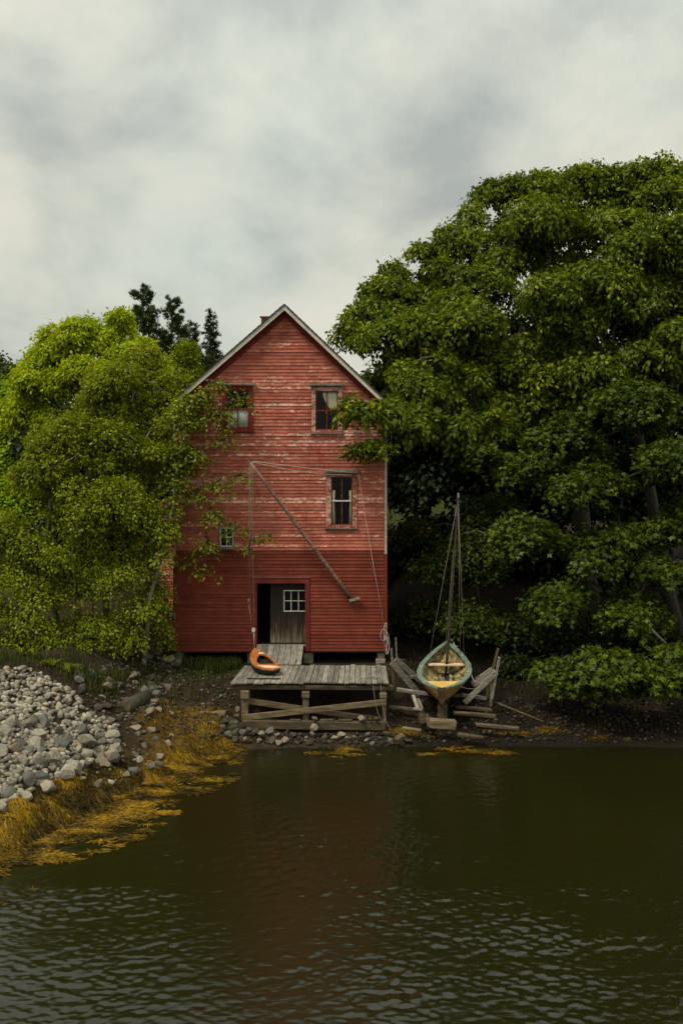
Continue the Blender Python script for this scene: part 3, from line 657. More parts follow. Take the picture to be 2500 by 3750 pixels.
# piers
for pa, pb, yy, mt in ((638, 668, 33.25, 'concrete'), (904, 940, 33.15, 'concrete'), (1110, 1146, 33.1, 'concrete'), (1382, 1409, 33.1, 'concrete')):
    zt = ZB - 0.062
    MB().box(X(pa), X(pb), yy, yy + 0.3, 0.7, zt).build('pier', MAT[mt], house, bevel=0.02)
    if pa == 1382: MB().box(X(1376), X(1411), yy - 0.06, yy + 0.32, 0.7, hz(2416)).build('pier_footing', MAT[mt], house, bevel=0.02)
for yy in (38, 42.5):
    for xx in (-5.3, -1.9, 1.2): MB().box(xx - 0.15, xx + 0.15, yy, yy + 0.3, 0.9, ZB - 0.001).build('pier', MAT['concrete'], house, bevel=0.02)
# chimney, brick by brick
chy, chx0, chx1 = 36.4, (956 - 1250) / F * 36.4, (992 - 1250) / F * 36.4
zt = EYE - (1157 - HOR) / F * 36.4
ch = MB().box(chx0 + 0.012, chx1 - 0.012, chy + 0.012, chy + 0.40, zt - 1.6, zt - 0.05).build('chimney', MAT['mortar'], house)
for r_ in range(10):
    zz = zt - 0.12 - r_ * 0.075; off = (r_ % 2) * 0.09
    for i in range(-1, 3):
        a = max(chx0, chx0 + off + i * 0.185); c = min(chx1, chx0 + off + (i + 1) * 0.185 - 0.012)
        if c - a > 0.03: MB().box(a, c, chy, chy + 0.1, zz, zz + 0.063).build('brick', MAT['brick'], ch)
MB().box(chx0 - 0.05, chx1 + 0.05, chy - 0.05, chy + 0.46, zt - 0.045, zt).build('chimney_cap', MAT['mortar'], ch, bevel=0.006)
# lean-to on the left flank
an = MB().box(-7.05, XL - 0.031, 38.4, 42.6, 1.2, hz(1870)).build('lean_to', MAT['dark_wood'], house)
z = 1.6
while z < hz(1880):
    MB().hexa([(-7.07, 38.372, z), (XL - 0.03, 38.372, z), (XL - 0.03, 38.398, z), (-7.07, 38.398, z), (-7.07, 38.390, z + EXPO), (XL - 0.03, 38.390, z + EXPO), (XL - 0.03, 38.398, z + EXPO), (-7.07, 38.398, z + EXPO)]).build('clapboard', MAT['clap_old'], an)
    z += EXPO
MB().hexa([(-7.25, 38.15, hz(1868)), (XL - .03, 38.15, hz(1790)), (XL - .03, 42.8, hz(1790)), (-7.25, 42.8, hz(1868)), (-7.25, 38.15, hz(1868) + .06), (XL - .03, 38.15, hz(1790) + .06), (XL - .03, 42.8, hz(1790) + .06), (-7.25, 42.8, hz(1868) + .06)]).build('roof', MAT['roof'], an)
MB().box(-6.75, -6.1, 38.33, 38.37, hz(1985), hz(1880)).build('shutter', MAT['iron'], an)

# ------------------------------------------------------------------ landing stage and ramp
stage = thing('landing_stage', 'weathered grey plank landing stage in front of the open doorway', 'jetty', (-0.9, 30.4, 0.2))
ZD = 1.685
npk = 28
for i in range(npk):
    f0, f1 = i / npk, (i + 1) / npk
    def xa(t, Y): return (-3.28 + 4.68 * t) * (31.5 - Y) / 2.1 + (-3.07 + 4.47 * t) * (Y - 29.4) / 2.1
    yn, yf = 29.4 + rr.uniform(-0.07, 0.05), 31.5 + rr.uniform(-0.05, 0.04)
    if 20 < i < 22: yf += 0.1
    zj = rr.uniform(-0.008, 0.008); tl = rr.uniform(-0.008, 0.008); g_ = 0.004 + rr.random() * 0.006
    p = [(xa(f0, yn) + g_, yn, ZD - .045 + zj), (xa(f1, yn) - g_, yn, ZD - .045 + zj + tl), (xa(f1, yf) - g_, yf, ZD - .045 + zj + tl), (xa(f0, yf) + g_, yf, ZD - .045 + zj)]
    p += [(a, b_, c + 0.045) for a, b_, c in p]
    MB().hexa(p).build('plank', MAT['grey_wood'], stage, bevel=0.005)
for px0, py0, px1, py1, Y, h_, wd_, mt in ((841, 2516, 1436, 2520, 29.50, 0.13, 0.16, 'wet_timber'),):
    MB().beam(P(px0, py0, Y), P(px1, py1, Y), wd_, h_, jit=0.025).build('beam', MAT['wet_timber'], stage, bevel=0.012)
for yy in (30.3, 31.3): MB().box(-3.1, 1.38, yy, yy + 0.14, ZD - 0.22, ZD - 0.062).build('beam', MAT['wet_timber'], stage, bevel=0.01)
def post(pxa, pxb, pyt, pyb, Y, mt='brown_timber', dpt=0.2):
    a, b_ = P(pxa, pyt, Y), P(pxb, pyb, Y)
    return MB().box(a.x, b_.x, Y, Y + dpt, b_.z - 0.25, a.z).build('post', MAT[mt], stage, bevel=0.012)
post(884, 908, 2560, 2672, 29.42); MB().box(P(880, 0, 29.3).x, P(911, 0, 29.3).x, 29.32, 29.66, P(0, 2560, 29.35).z, P(0, 2531, 29.35).z).build('corbel', MAT['brown_timber'], stage, bevel=0.012)
post(1108, 1130, 2558, 2650, 29.42); MB().box(P(1104, 0, 29.3).x, P(1133, 0, 29.3).x, 29.33, 29.66, P(0, 2557, 29.35).z, P(0, 2535, 29.35).z).build('corbel', MAT['brown_timber'], stage, bevel=0.012)
post(1400, 1414, 2520, 2668, 29.5); MB().box(P(1390, 0, 29.3).x, P(1416, 0, 29.3).x, 29.36, 29.48, P(0, 2558, 29.35).z, P(0, 2541, 29.35).z).build('corbel', MAT['brown_timber'], stage, bevel=0.012)
for xx in (-2.9, -1.0, 1.2):
    MB().box(xx - .09, xx + .09, 31.25, 31.43, 0.6, ZD - 0.065).build('post', MAT['wet_timber'], stage, bevel=0.01)
MB().beam(P(905, 2566, 29.55), P(1106, 2597, 29.6), 0.07, 0.17, jit=0.006).build('brace', MAT['brown_timber'], stage, bevel=0.008)
MB().beam(P(1133, 2601, 29.6), P(1392, 2636, 29.64), 0.07, 0.15, jit=0.006).build('brace', MAT['wet_timber'], stage, bevel=0.008)
MB().beam(P(884, 2629, 29.36), P(1413, 2571, 29.36), 0.07, 0.165, jit=0.006).build('brace', MAT['brown_timber'], stage, bevel=0.008)
MB().beam(P(886, 2652, 29.30), P(1408, 2659, 29.30), 0.16, 0.235, jit=0.008).build('sill_timber', MAT['wet_timber'], stage, bevel=0.012)
# notched blocks on the sill timber
for pxa, pxb in ((1172, 1222), (1238, 1290), (1060, 1100)):
    a, b_ = P(pxa, 2641, 29.36), P(pxb, 2636, 29.36)
    MB().box(a.x, b_.x, 29.25, 29.35, a.z + 0.01, b_.z + 0.03).build('block', MAT['wet_timber'], stage, bevel=0.008)

ramp = thing('door_ramp', 'short plank ramp sloping from the doorway down to the landing stage', 'ramp', (-1.9, 32.3, 1.7))
for i in range(8):
    t0, t1 = i / 8, (i + 1) / 8
    xt0, xt1 = X(941) + (X(1112) - X(941)) * t0, X(941) + (X(1112) - X(941)) * t1
    Yb = 31.45; xb0 = P(925, 0, Yb).x + (P(1103, 0, Yb).x - P(925, 0, Yb).x) * t0; xb1 = P(925, 0, Yb).x + (P(1103, 0, Yb).x - P(925, 0, Yb).x) * t1
    zt_, zb_ = hz(2360) - 0.005, ZD + 0.05; g_ = 0.007; j = rr.uniform(-0.006, 0.006); yb = Yb + rr.uniform(-0.06, 0.05)
    p = [(xb0 + g_, yb, zb_ - .04 + j), (xb1 - g_, yb, zb_ - .04 + j), (xt1 - g_, 32.975, zt_ - .04 + j), (xt0 + g_, 32.975, zt_ - .04 + j)]
    p += [(a, c, d + 0.04) for a, c, d in p]
    MB().hexa(p).build('plank', MAT['grey_wood'], ramp, bevel=0.005)
for fx in (0.1, 0.9):
    MB().beam((X(941) + (X(1112) - X(941)) * fx, 32.97, hz(2360) - 0.1), (P(925, 0, 31.5).x + 1.52 * fx, 31.52, ZD + 0.03 - 0.045 + 0.045), 0.05, 0.07).build('stringer', MAT['wet_timber'], ramp)

# ------------------------------------------------------------------ orange skiff on the stage
def ring_pts(lst): return [P(*q) for q in lst]
ORIM = [(931, 2371, 31.95), (917, 2392, 31.5), (914, 2410, 31.05), (920, 2428, 30.65), (934, 2441, 30.35), (964, 2451, 30.12), (1000, 2453.5, 30.06), (1027, 2446, 30.2), (1016, 2431, 30.5), (999, 2415, 30.85), (976, 2397, 31.3), (952, 2381, 31.7)]
OIN = [(950, 2397, 31.33), (944, 2406, 31.12), (938, 2419, 30.84), (942, 2429, 30.63), (952, 2434, 30.52), (968, 2434, 30.52), (988, 2433, 30.53), (1008, 2432, 30.54), (1002, 2425, 30.67), (990, 2414, 30.9), (974, 2402, 31.2), (960, 2397, 31.32)]
rim, inn = ring_pts(ORIM), ring_pts(OIN)
n_ = len(rim)
cen = sum(rim, Vector()) / n_
skiff = thing('skiff', 'small orange skiff with dark green bottom hoisted by its bow on the landing stage', 'boat', (cen.x, cen.y, ZD))
d_ = MB(); pts = rim + inn + [p - Vector((0, 0, .035)) for p in inn] + [p - Vector((0, 0, 0.03)) for p in rim]
fs = []
for i in range(n_):
    j = (i + 1) % n_; fs += [(i, j, n_ + j, n_ + i), (n_ + i, n_ + j, 2 * n_ + j, 2 * n_ + i), (j, i, 3 * n_ + i, 3 * n_ + j)]
d_.poly(pts, fs).build('deck', MAT['orange'], skiff, bevel=0)
hp = []; lv = [(0.99, 0.0), (0.985, 0.3), (0.93, 0.62), (0.80, 0.88), (0.5, 1.0)]
for k_, dz in lv:
    for p in rim:
        q = cen + (p - cen) * k_; zb = ZD + 0.012 + max(0, (p.y - 31.0)) * 0.3
        hp.append((q.x, q.y, (p.z - 0.025) * (1 - dz) + zb * dz))
fs = []
for r_ in range(len(lv) - 1):
    for i in range(n_):
        j = (i + 1) % n_; fs.append((r_ * n_ + i, r_ * n_ + j, (r_ + 1) * n_ + j, (r_ + 1) * n_ + i))
fs.append(tuple((len(lv) - 1) * n_ + i for i in range(n_)))
hull_o = MB().poly(hp, fs).build('hull', MAT['green_hull'], skiff, True)
gp = [cen + (p - cen) * 1.012 - Vector((0, 0, 0.035)) for p in rim]
MB().tube(gp + [gp[0]], 0.016, 6, False).build('rub_rail', MAT['green_hull'], skiff, True)
ip = [p + (p - cen) * 0.01 + Vector((0, 0, .004)) for p in inn]
MB().tube(ip + [ip[0]], 0.011, 6, False).build('coaming', MAT['orange'], skiff, True)
a = P(944, 2434, 30.62); c = P(1015, 2441, 30.55)
sp_ = [P(940, 2437, 30.43), P(966, 2446, 30.22), P(1000, 2448, 30.17), P(1024, 2444, 30.24), P(1000, 2439, 30.36), P(966, 2438, 30.4)]
MB().poly([p + Vector((0, 0, .012)) for p in sp_] + [p - Vector((0, 0, .004)) for p in sp_], [(0, 1, 2, 3, 4, 5), (11, 10, 9, 8, 7, 6)] + [(i, i + 6, (i + 1) % 6 + 6, (i + 1) % 6) for i in range(6)]).build('stern_plank', MAT['pale_orange'], skiff)
tw = [P(947, 2391, 31.47), P(966, 2391, 31.45), P(964, 2396, 31.35), P(944, 2396, 31.36)]
MB().poly([p + Vector((0, 0, .014)) for p in tw] + [p - Vector((0, 0, .01)) for p in tw], [(0, 1, 2, 3), (7, 6, 5, 4)] + [(i, i + 4, (i + 1) % 4 + 4, (i + 1) % 4) for i in range(4)]).build('breast_plate', MAT['cream'], skiff)
inb = MB(); bott = [cen + (p - cen) * 0.9 - Vector((0, 0, 0.16)) for p in inn]
inb.poly(bott, [tuple(range(n_))]).build('bottom_boards', MAT['dark_wood'], skiff)
# plank the skiff lies on, mooring line
tag(MB().beam(P(902, 2487, 29.8), P(1028, 2488, 29.75), 0.10, 0.05).build('loose_board', MAT['dark_wood'], None, bevel=0.004), 'dark loose board lying across the landing stage below the orange skiff', 'board')
tag(MB().tube([P(928, 2443, 30.6), P(905, 2462, 30.2) , P(880, 2478, 29.9)], 0.008, 5).build('mooring_rope', MAT['rope_dark'], None, True), 'thin rope from the orange skiff to the left end of the landing stage', 'rope')

# ------------------------------------------------------------------ derrick boom and tackle on the house front
btop, bfoot = P(915, 1692, 32.15), P(1287, 2192, 32.9)
boom = thing('derrick_boom', 'long wooden derrick boom slanting across the red house front', 'boom', tuple(bfoot))
bp_ = [btop + (bfoot - btop) * t for t in np.linspace(0, 1, 8)]
MB().tube(bp_, [0.042, 0.05, 0.056, 0.06, 0.062, 0.063, 0.063, 0.06], 10).build('pole', MAT['spar'], boom, True)
MB().beam(P(1279, 2201, 32.88), P(1318, 2191, 32.88), 0.1, 0.09).build('heel_block', MAT['grey_timber'], boom, bevel=0.01)
MB().tube([btop + Vector((-.06, 0, 0)), btop + Vector((.02, 0, .02))], 0.03, 8).build('end_band', MAT['iron'], boom, True)
def wire(name, label, cat, pts, r_, mat, n=5, group=None):
    return tag(MB().tube(pts, r_, n).build(name, mat, None, True), label, cat, group)
def sag(a, b_, s_, n=9):
    return [a + (b_ - a) * t - Vector((0, 0, s_ * 4 * t * (1 - t))) for t in np.linspace(0, 1, n)]
wcap = P(1312, 1737, 32.84)
wire('guy_rope', 'pale rope from the boom top to the middle window cap, the upper of two', 'rope', sag(btop + Vector((.1, -.02, .03)), wcap + Vector((0, 0, .04)), 0.02), 0.008, MAT['rope'])
wire('guy_rope', 'pale sagging rope from the boom top to the middle window cap, the lower of two', 'rope', sag(btop + Vector((.1, .02, 0.0)), wcap + Vector((-.2, .02, -.03)), 0.10), 0.008, MAT['rope'])
cl = P(1411, 2320, 32.85)
wire('fall_rope', 'taut pale rope running from the middle window cap down to the house corner', 'rope', [wcap, P(1330, 1850, 32.85), P(1365, 2060, 32.86), cl], 0.0095, MAT['rope'])
coil = thing('rope_coil', 'hank of pale rope hanging at the right corner of the house', 'rope coil', tuple(cl))
MB().box(cl.x - 0.03, cl.x + 0.05, 32.90, 32.97, cl.z - 0.25, cl.z - 0.21).build('cleat', MAT['grey_timber'], coil)
def loop(cx_, cz_, rx, rz, tw_, y, k):
    return [Vector((cx_ + rx * math.sin(t) + tw_ * math.cos(2 * t + k), y + 0.03 * math.cos(t * 2 + k), cz_ + rz * math.cos(t))) for t in np.linspace(0, 6.283, 22)]
for (pxc, pyc, rx, rz, k) in ((1412, 2300, .045, .16, 0), (1405, 2325, .10, .20, 1), (1416, 2330, .06, .13, 2), (1410, 2318, .05, .24, 2.7), (1417, 2368, .055, .24, 3), (1420, 2362, .04, .28, 4), (1413, 2350, .07, .16, 5)):
    q = P(pxc, pyc, 32.86)
    MB().tube(loop(q.x, q.z, rx, rz, 0.015, 32.86 - 0.012 * k, k), 0.0085, 5, False).build('loop', MAT['rope'], coil, True)
# tackle left
blk = P(912, 2200, 32.15)
tack = thing('tackle_block', 'small wooden pulley block hanging from the boom ropes left of the doorway', 'pulley', tuple(blk))
MB().box(blk.x - .045, blk.x + .045, blk.y - .03, blk.y + .03, blk.z - .07, blk.z + .07).build('shell', MAT['grey_timber'], tack, bevel=0.02)
MB().tube([blk + Vector((0, 0, -.07)), blk + Vector((.03, 0, -.11)), blk + Vector((0, 0, -.15)), blk + Vector((-.03, 0, -.11)), blk + Vector((0, 0, -.07))], 0.01, 5).build('hook', MAT['iron'], tack, True)
wire('tackle_rope', 'left one of the paired hoist ropes from the boom top to the pulley block', 'rope', [btop + Vector((-.02, 0, 0)), blk + Vector((-.03, 0, .06))], 0.008, MAT['rope_dark'])
wire('tackle_rope', 'right one of the paired hoist ropes from the boom top to the pulley block', 'rope', [btop + Vector((.03, 0, 0)), blk + Vector((.03, 0, .06))], 0.008, MAT['rope_dark'])
knot = P(928, 2308, 32.1)
wire('hoist_rope', 'thin rope falling from the boom top beside the door jamb to the knot', 'rope', [btop + Vector((.09, 0, -.02)), P(925, 2000, 32.12), P(929, 2230, 32.1), knot], 0.007, MAT['rope_dark'])
wire('sling_rope', 'thin rope from the pulley block slanting to the knot above the orange skiff', 'rope', [blk + Vector((0, 0, -.15)), P(916, 2250, 32.13), knot], 0.010, MAT['rope_dark'])
wire('bow_rope', 'rope from the knot down to the bow of the orange skiff', 'rope', [knot, P(930, 2340, 32.0), rim[0] + Vector((0, -.02, .01))], 0.009, MAT['rope'])
kn = thing('rope_knot', 'bulky rope knot hanging above the orange skiff', 'knot', tuple(knot))
for k in range(5):
    a_ = k * 1.3
    MB().tube([knot + Vector((0.05 * math.sin(t + a_) * math.cos(a_), 0.05 * math.sin(a_ + t) * math.sin(a_), 0.065 * math.cos(t))) for t in np.linspace(0, 6.28, 14)], 0.013, 5, False).build('loop', MAT['rope'], kn, True)
MB().tube([knot, knot + Vector((.03, 0, -.1)), knot + Vector((.04, 0, -.2))], 0.012, 5).build('tail', MAT['rope'], kn, True)
# hook and line on the left corner
q = P(640, 2255, 32.95)
hk = thing('mooring_bracket', 'small iron bracket with a line on the left corner of the house', 'bracket', tuple(q))
MB().box(q.x - .02, q.x + .02, 32.90, 32.968, q.z - .1, q.z + .1).build('plate', MAT['iron'], hk)
MB().tube([q, P(610, 2259, 32.8), P(578, 2262, 32.6)], 0.01, 5).build('line', MAT['rope_dark'], hk, True)

# ------------------------------------------------------------------ sailing boat in its cradle
bx = lambda t: P(1617, 0, 29.3).x + (P(1638, 0, 33.2).x - P(1617, 0, 29.3).x) * t
by = lambda t: 29.3 + 3.95 * t
HB = np.array([(0, .12), (.06, .33), (.15, .55), (.3, .76), (.45, .83), (.6, .77), (.75, .58), (.88, .32), (.96, .12), (1, .015)])
SH = np.array([(0, 1.52), (.15, 1.50), (.4, 1.56), (.7, 1.74), (1, 2.03)])
KE = np.array([(0, 1.06), (.15, 1.02), (.5, .99), (.8, 1.16), (.95, 1.45), (1, 1.62)])
hb = lambda t: float(np.interp(t, HB[:, 0], HB[:, 1])); shz = lambda t: float(np.interp(t, SH[:, 0], SH[:, 1])); kez = lambda t: float(np.interp(t, KE[:, 0], KE[:, 1]))
def hullpt(t, u, side, off=0.0):
    """u: 0 keel .. 1 sheer"""
    hw = hb(t) * (0.04 + 0.96 * (0.55 * math.sin(u * math.pi / 2) + 0.45 * u ** 1.2)) + off
    return Vector((bx(t) + side * hw, by(t), kez(t) + (shz(t) - kez(t)) * (0.35 * u + 0.65 * u ** 1.7)))
boat = thing('sailing_boat', 'old open sailing boat with teal gunwale and ochre hull hauled up in a timber cradle', 'boat', (bx(.4), by(.4), 1.0))
TS = np.linspace(0.0, 1, 23); US = [0, .2, .38, .56, .72, .87, 1.0]
for side in (-1, 1):
    for k in range(6):
        out_, in_ = MB(), MB()
        u0, u1 = US[k], min(1, US[k + 1] + 0.012)
        vo, vi = [], []
        for t in TS:
            vo += [hullpt(t, u0, side, 0.026), hullpt(t, (u0 + u1) / 2, side, 0.018), hullpt(t, u1, side, 0.010)]
            vi += [hullpt(t, u0, side, -0.004), hullpt(t, (u0 + u1) / 2, side, -0.004), hullpt(t, u1, side, -0.004)]
        fo = []; nt = len(TS)
        for i in range(nt - 1):
            for j in range(2):
                a = i * 3 + j; fo.append((a, a + 1, a + 4, a + 3))
            fo.append((i * 3, i * 3 + 3, i * 3 + 3 + 3 * nt, i * 3 + 3 * nt)); 
        b0 = len(vo)
        o = out_.poly(vo + vi, fo).build('hull_plank', MAT['ochre'] if k > 1 else MAT['transom'], boat, True)
        fi = []
        for i in range(nt - 1):
            for j in range(2):
                a = i * 3 + j; fi.append((a + 3, a + 4, a + 1, a))
        if k < 5: in_.poly(vi, fi).build('inner_plank', MAT['hull_in'], boat, True)
        else: in_.poly(vi, fi).build('inner_plank', MAT['dark_wood'], boat, True)
# gunwale rail, one board per side
for side in (-1, 1):
    g = MB(); v = []
    for t in TS:
        c_ = hullpt(t, 1, side)
        wdt = 0.13 if t < 0.93 else 0.13 * (1 - t) / 0.07 + 0.02
        inn_ = max(0.0, hb(t) - wdt); z_ = c_.z
        xi_ = bx(t) + side * inn_; xo_ = bx(t) + side * (hb(t) + 0.035)
        v += [(xi_, by(t), z_), (xo_, by(t), z_), (xo_, by(t), z_ + .035), (xi_, by(t), z_ + .035)]
    fs = []
    for i in range(len(TS) - 1):
        for j in range(4): a = i * 4 + j; b_ = i * 4 + (j + 1) % 4; fs.append((a, b_, b_ + 4, a + 4))
    fs += [(3, 2, 1, 0), tuple(len(v) - 4 + q for q in range(4))]
    g.poly(v, fs).build('gunwale', MAT['teal'], boat)
# transom, stem, keel
tr = MB(); prof = []
for u in np.linspace(0, 1, 8): prof.append(hullpt(0, u, 1, 0.02))
pr2 = [Vector((2 * bx(0) - p.x, p.y, p.z)) for p in reversed(prof)]
shape = prof + [Vector((bx(0) + .09, by(0), shz(0) + .055)), Vector((bx(0), by(0), shz(0) + .02)), Vector((bx(0) - .09, by(0), shz(0) + .055))] + pr2
nn_ = len(shape)
tr.poly([p + Vector((0, -.05, 0)) for p in shape] + [p + Vector((0, .0, 0)) for p in shape], [tuple(range(nn_)), tuple(range(2 * nn_ - 1, nn_ - 1, -1))] + [(i, i + nn_, (i + 1) % nn_ + nn_, (i + 1) % nn_) for i in range(nn_)])
tr.build('transom', MAT['transom'], boat)
MB().beam((bx(0), by(0) - 0.04, kez(0) - .04), (bx(.8), by(.8), kez(.8) - .03), 0.06, 0.1).build('keel', MAT['dark_wood'], boat, bevel=0.01)
MB().tube([(bx(t) , by(t) + .03, kez(t) - 0.02) for t in (.8, .9, .95, 1.0)] + [(bx(1), by(1) + .05, shz(1) + .05)], 0.035, 6).build('stem', MAT['teal'], boat, True)
# stern deck
sd = MB(); v = []
for t in np.linspace(0.05, 0.24, 6):
    hw = max(.05, hb(t) - 0.10); v += [(bx(t) - hw, by(t), shz(t) - .02), (bx(t) + hw, by(t), shz(t) - .02)]
top = v; bot = [(a, b_, c - .03) for a, b_, c in v]; k = len(v)
fs = [(2 * i, 2 * i + 1, 2 * i + 3, 2 * i + 2) for i in range(5)] + [(k + 2 * i + 2, k + 2 * i + 3, k + 2 * i + 1, k + 2 * i) for i in range(5)] + [(10, 11, k + 11, k + 10)]
sd.poly(top + bot, fs).build('stern_deck', MAT['yellow_deck'], boat)
# thwart, mast step, floor boards, centre case
t = 0.68; zt_ = shz(t) - 0.16
MB().box(bx(t) - hb(t) * .86, bx(t) + hb(t) * .86, by(t) - .13, by(t) + .13, zt_, zt_ + .04).build('thwart', MAT['pale_orange'], boat, bevel=0.006)
MB().hexa([(bx(.76) - .2, by(.70), zt_ + .041), (bx(.76) + .2, by(.70), zt_ + .041), (bx(.9) + .05, by(.90), shz(.9) - .2), (bx(.9) - .05, by(.90), shz(.9) - .2), (bx(.76) - .2, by(.70), zt_ + .06), (bx(.76) + .2, by(.70), zt_ + .06), (bx(.9) + .05, by(.90), shz(.9) - .18), (bx(.9) - .05, by(.90), shz(.9) - .18)]).build('fore_board', MAT['hull_in'], boat)
for s_ in (-.2, -.08, .08, .2):
    MB().beam((bx(.24) + s_, by(.24), kez(.24) + .12), (bx(.72) + s_ * .8, by(.72), kez(.72) + .14), 0.10, 0.02).build('floor_board', MAT['dark_wood'] if abs(s_) < .1 else MAT['hull_in'], boat)
MB().box(bx(.4) - .045, bx(.4) + .045, by(.27), by(.52), kez(.4) + .13, kez(.4) + .34).build('centre_case', MAT['hull_in'], boat, bevel=0.006)
MB().box(bx(.4) - .018, bx(.4) + .018, by(.36), by(.50), kez(.4) + .341, kez(.4) + .346).build('slot', MAT['dark_wood'], boat)
for t in np.linspace(0.28, 0.9, 9):
    for side in (-1, 1):
        MB().tube([hullpt(t, u, side, -0.018) for u in (0.05, .3, .55, .8, .96)], 0.012, 4).build('rib', MAT['hull_in'], boat, True)
mt_ = 0.66; foot = Vector((bx(mt_), by(mt_), kez(mt_) + .1)); mtop = P(1677, 1812, 32.6)
MB().tube([foot + (mtop - foot) * q for q in np.linspace(0, 1, 8)], [.047, .046, .043, .038, .031, .025, .020, .017], 9).build('mast', MAT['mast'], boat, True)
MB().tube([mtop - Vector((0, 0, .22)), mtop + Vector((0.01, 0, .06))], [.03, .036], 8).build('mast_cap', MAT['grey_timber'], boat, True)
for end in ((bx(.62) - .55, by(.62), shz(.62)), (bx(.62) + .60, by(.62), shz(.62)), (bx(.66) + .48, by(.66) + .1, shz(.66)), (bx(.7) + .08, by(.68), shz(.7) - .1), (bx(.7) - .07, by(.68), shz(.7) - .1), (bx(.99), by(.99), shz(.99))):
    MB().tube([mtop - Vector((0, 0, .15)), Vector(end)], 0.0075, 4).build('shroud', MAT['rope_dark'], boat, True)
for t, side in ((.16, -1), (.16, 1), (.4, 1), (.5, -1)):
    c_ = hullpt(t, 1, side); c_.x -= side * 0.06
    MB().tube([c_ + Vector((0, 0, .035)), c_ + Vector((0, 0, .075)), c_ + Vector((.01, 0, .10))], [0.022, 0.028, 0.015], 7).build('cleat', MAT['cream'], boat, True)
MB().tube([(bx(.97) + .1, by(.97), shz(.97) + .16), (bx(.95) + .2, by(.95), shz(.97) + .1), (bx(.92) + .26, by(.92), shz(.97) - .02), (bx(.92) + .36, by(.9), shz(.97) - .03)], 0.014, 5).build('painter', MAT['rope'], boat, True)
# securing lines to the cradle
wire('mooring_rope', 'slack rope from the right side of the sailing boat to the cradle', 'rope', sag(hullpt(.42, 1, 1) + Vector((0, 0, .05)), P(1745, 2495, 30.2), 0.12), 0.008, MAT['rope'])
wire('mooring_rope', 'slack rope from the left side of the sailing boat to the left cradle arm', 'rope', sag(hullpt(.4, 1, -1) + Vector((0, 0, .03)), P(1450, 2430, 30.6), 0.22), 0.008, MAT['rope_dark'])
wire('mooring_rope', 'slack rope looping from the boat stern to the top of the right cradle arm', 'rope', sag(hullpt(.12, 1, 1) + Vector((0, 0, .0)), P(1815, 2462, 30.2), 0.28), 0.008, MAT['rope_dark'])

cradle = thing('boat_cradle', 'grey timber cradle with flared arms holding the sailing boat above the shore', 'cradle', (bx(.4), by(.4), 0.5))
def tim(a, b_, wd_, h_, nm='timber', mt='grey_timber', par=cradle, **kw):
    return MB().beam(P(*a), P(*b_), wd_, h_, jit=0.006, **kw).build(nm, MAT[mt], par, bevel=0.008)
tim((1433, 2376, 30.5), (1436, 2435, 30.5), 0.06, 0.09, 'upright', up=(0, 1, 0)); tim((1449, 2336, 31.6), (1453, 2425, 31.6), 0.05, 0.08, 'upright', up=(0, 1, 0))
tim((1437, 2430, 30.45), (1440, 2520, 30.5), 0.08, 0.09, 'upright', 'wet_timber', up=(0, 1, 0)); tim((1457, 2425, 31.6), (1460, 2510, 31.6), 0.07, 0.08, 'upright', 'wet_timber', up=(0, 1, 0))
tim((1434, 2426, 30.42), (1536, 2545, 30.5), 0.05, 0.19, 'arm_board'); tim((1446, 2412, 31.5), (1545, 2500, 31.6), 0.05, 0.17, 'arm_board')
tim((1500, 2478, 31.0), (1545, 2482, 31.0), 0.1, 0.09, 'chock')
tim((1824, 2375, 31.3), (1801, 2462, 31.3), 0.07, 0.08, 'upright', 'wet_timber', up=(0, 1, 0)); tim((1828, 2408, 30.2), (1800, 2560, 30.2), 0.07, 0.10, 'upright', up=(0, 1, 0))
tim((1818, 2462, 30.15), (1700, 2575, 30.2), 0.05, 0.17, 'arm_board'); tim((1812, 2458, 30.7), (1730, 2510, 30.8), 0.05, 0.16, 'arm_board'); tim((1803, 2450, 31.3), (1725, 2505, 31.3), 0.05, 0.14, 'arm_board')
tim((1798, 2480, 30.9), (1797, 2590, 30.6), 0.08, 0.09, 'upright', 'wet_timber', up=(0, 1, 0)); tim((1788, 2470, 31.2), (1782, 2570, 31.2), 0.08, 0.08, 'upright', 'wet_timber', up=(0, 1, 0))
tim((1452, 2525, 30.3), (1566, 2542, 30.3), 0.12, 0.10, 'cross_beam'); tim((1690, 2545, 30.3), (1780, 2558, 30.3), 0.12, 0.09, 'cross_beam')
tim((1566, 2545, 30.35), (1690, 2548, 30.35), 0.12, 0.09, 'cross_beam', 'wet_timber')
tim((1512, 2548, 30.0), (1530, 2598, 29.4), 0.10, 0.08, 'skid'); tim((1530, 2560, 29.9), (1545, 2598, 29.4), 0.08, 0.08, 'skid'); tim((1512, 2596, 29.45), (1546, 2599, 29.4), 0.12, 0.06, 'skid')
# short keel blocks between boat keel and the cross beams
for t in (.12, .45, .75):
    g_ = max(0.05, H(bx(t), by(t)) - 0.1)
    MB().box(bx(t) - .14, bx(t) + .14, by(t) - .1, by(t) + .1, g_, kez(t) - .09).build('keel_block', MAT['wet_timber'], cradle, bevel=0.01)

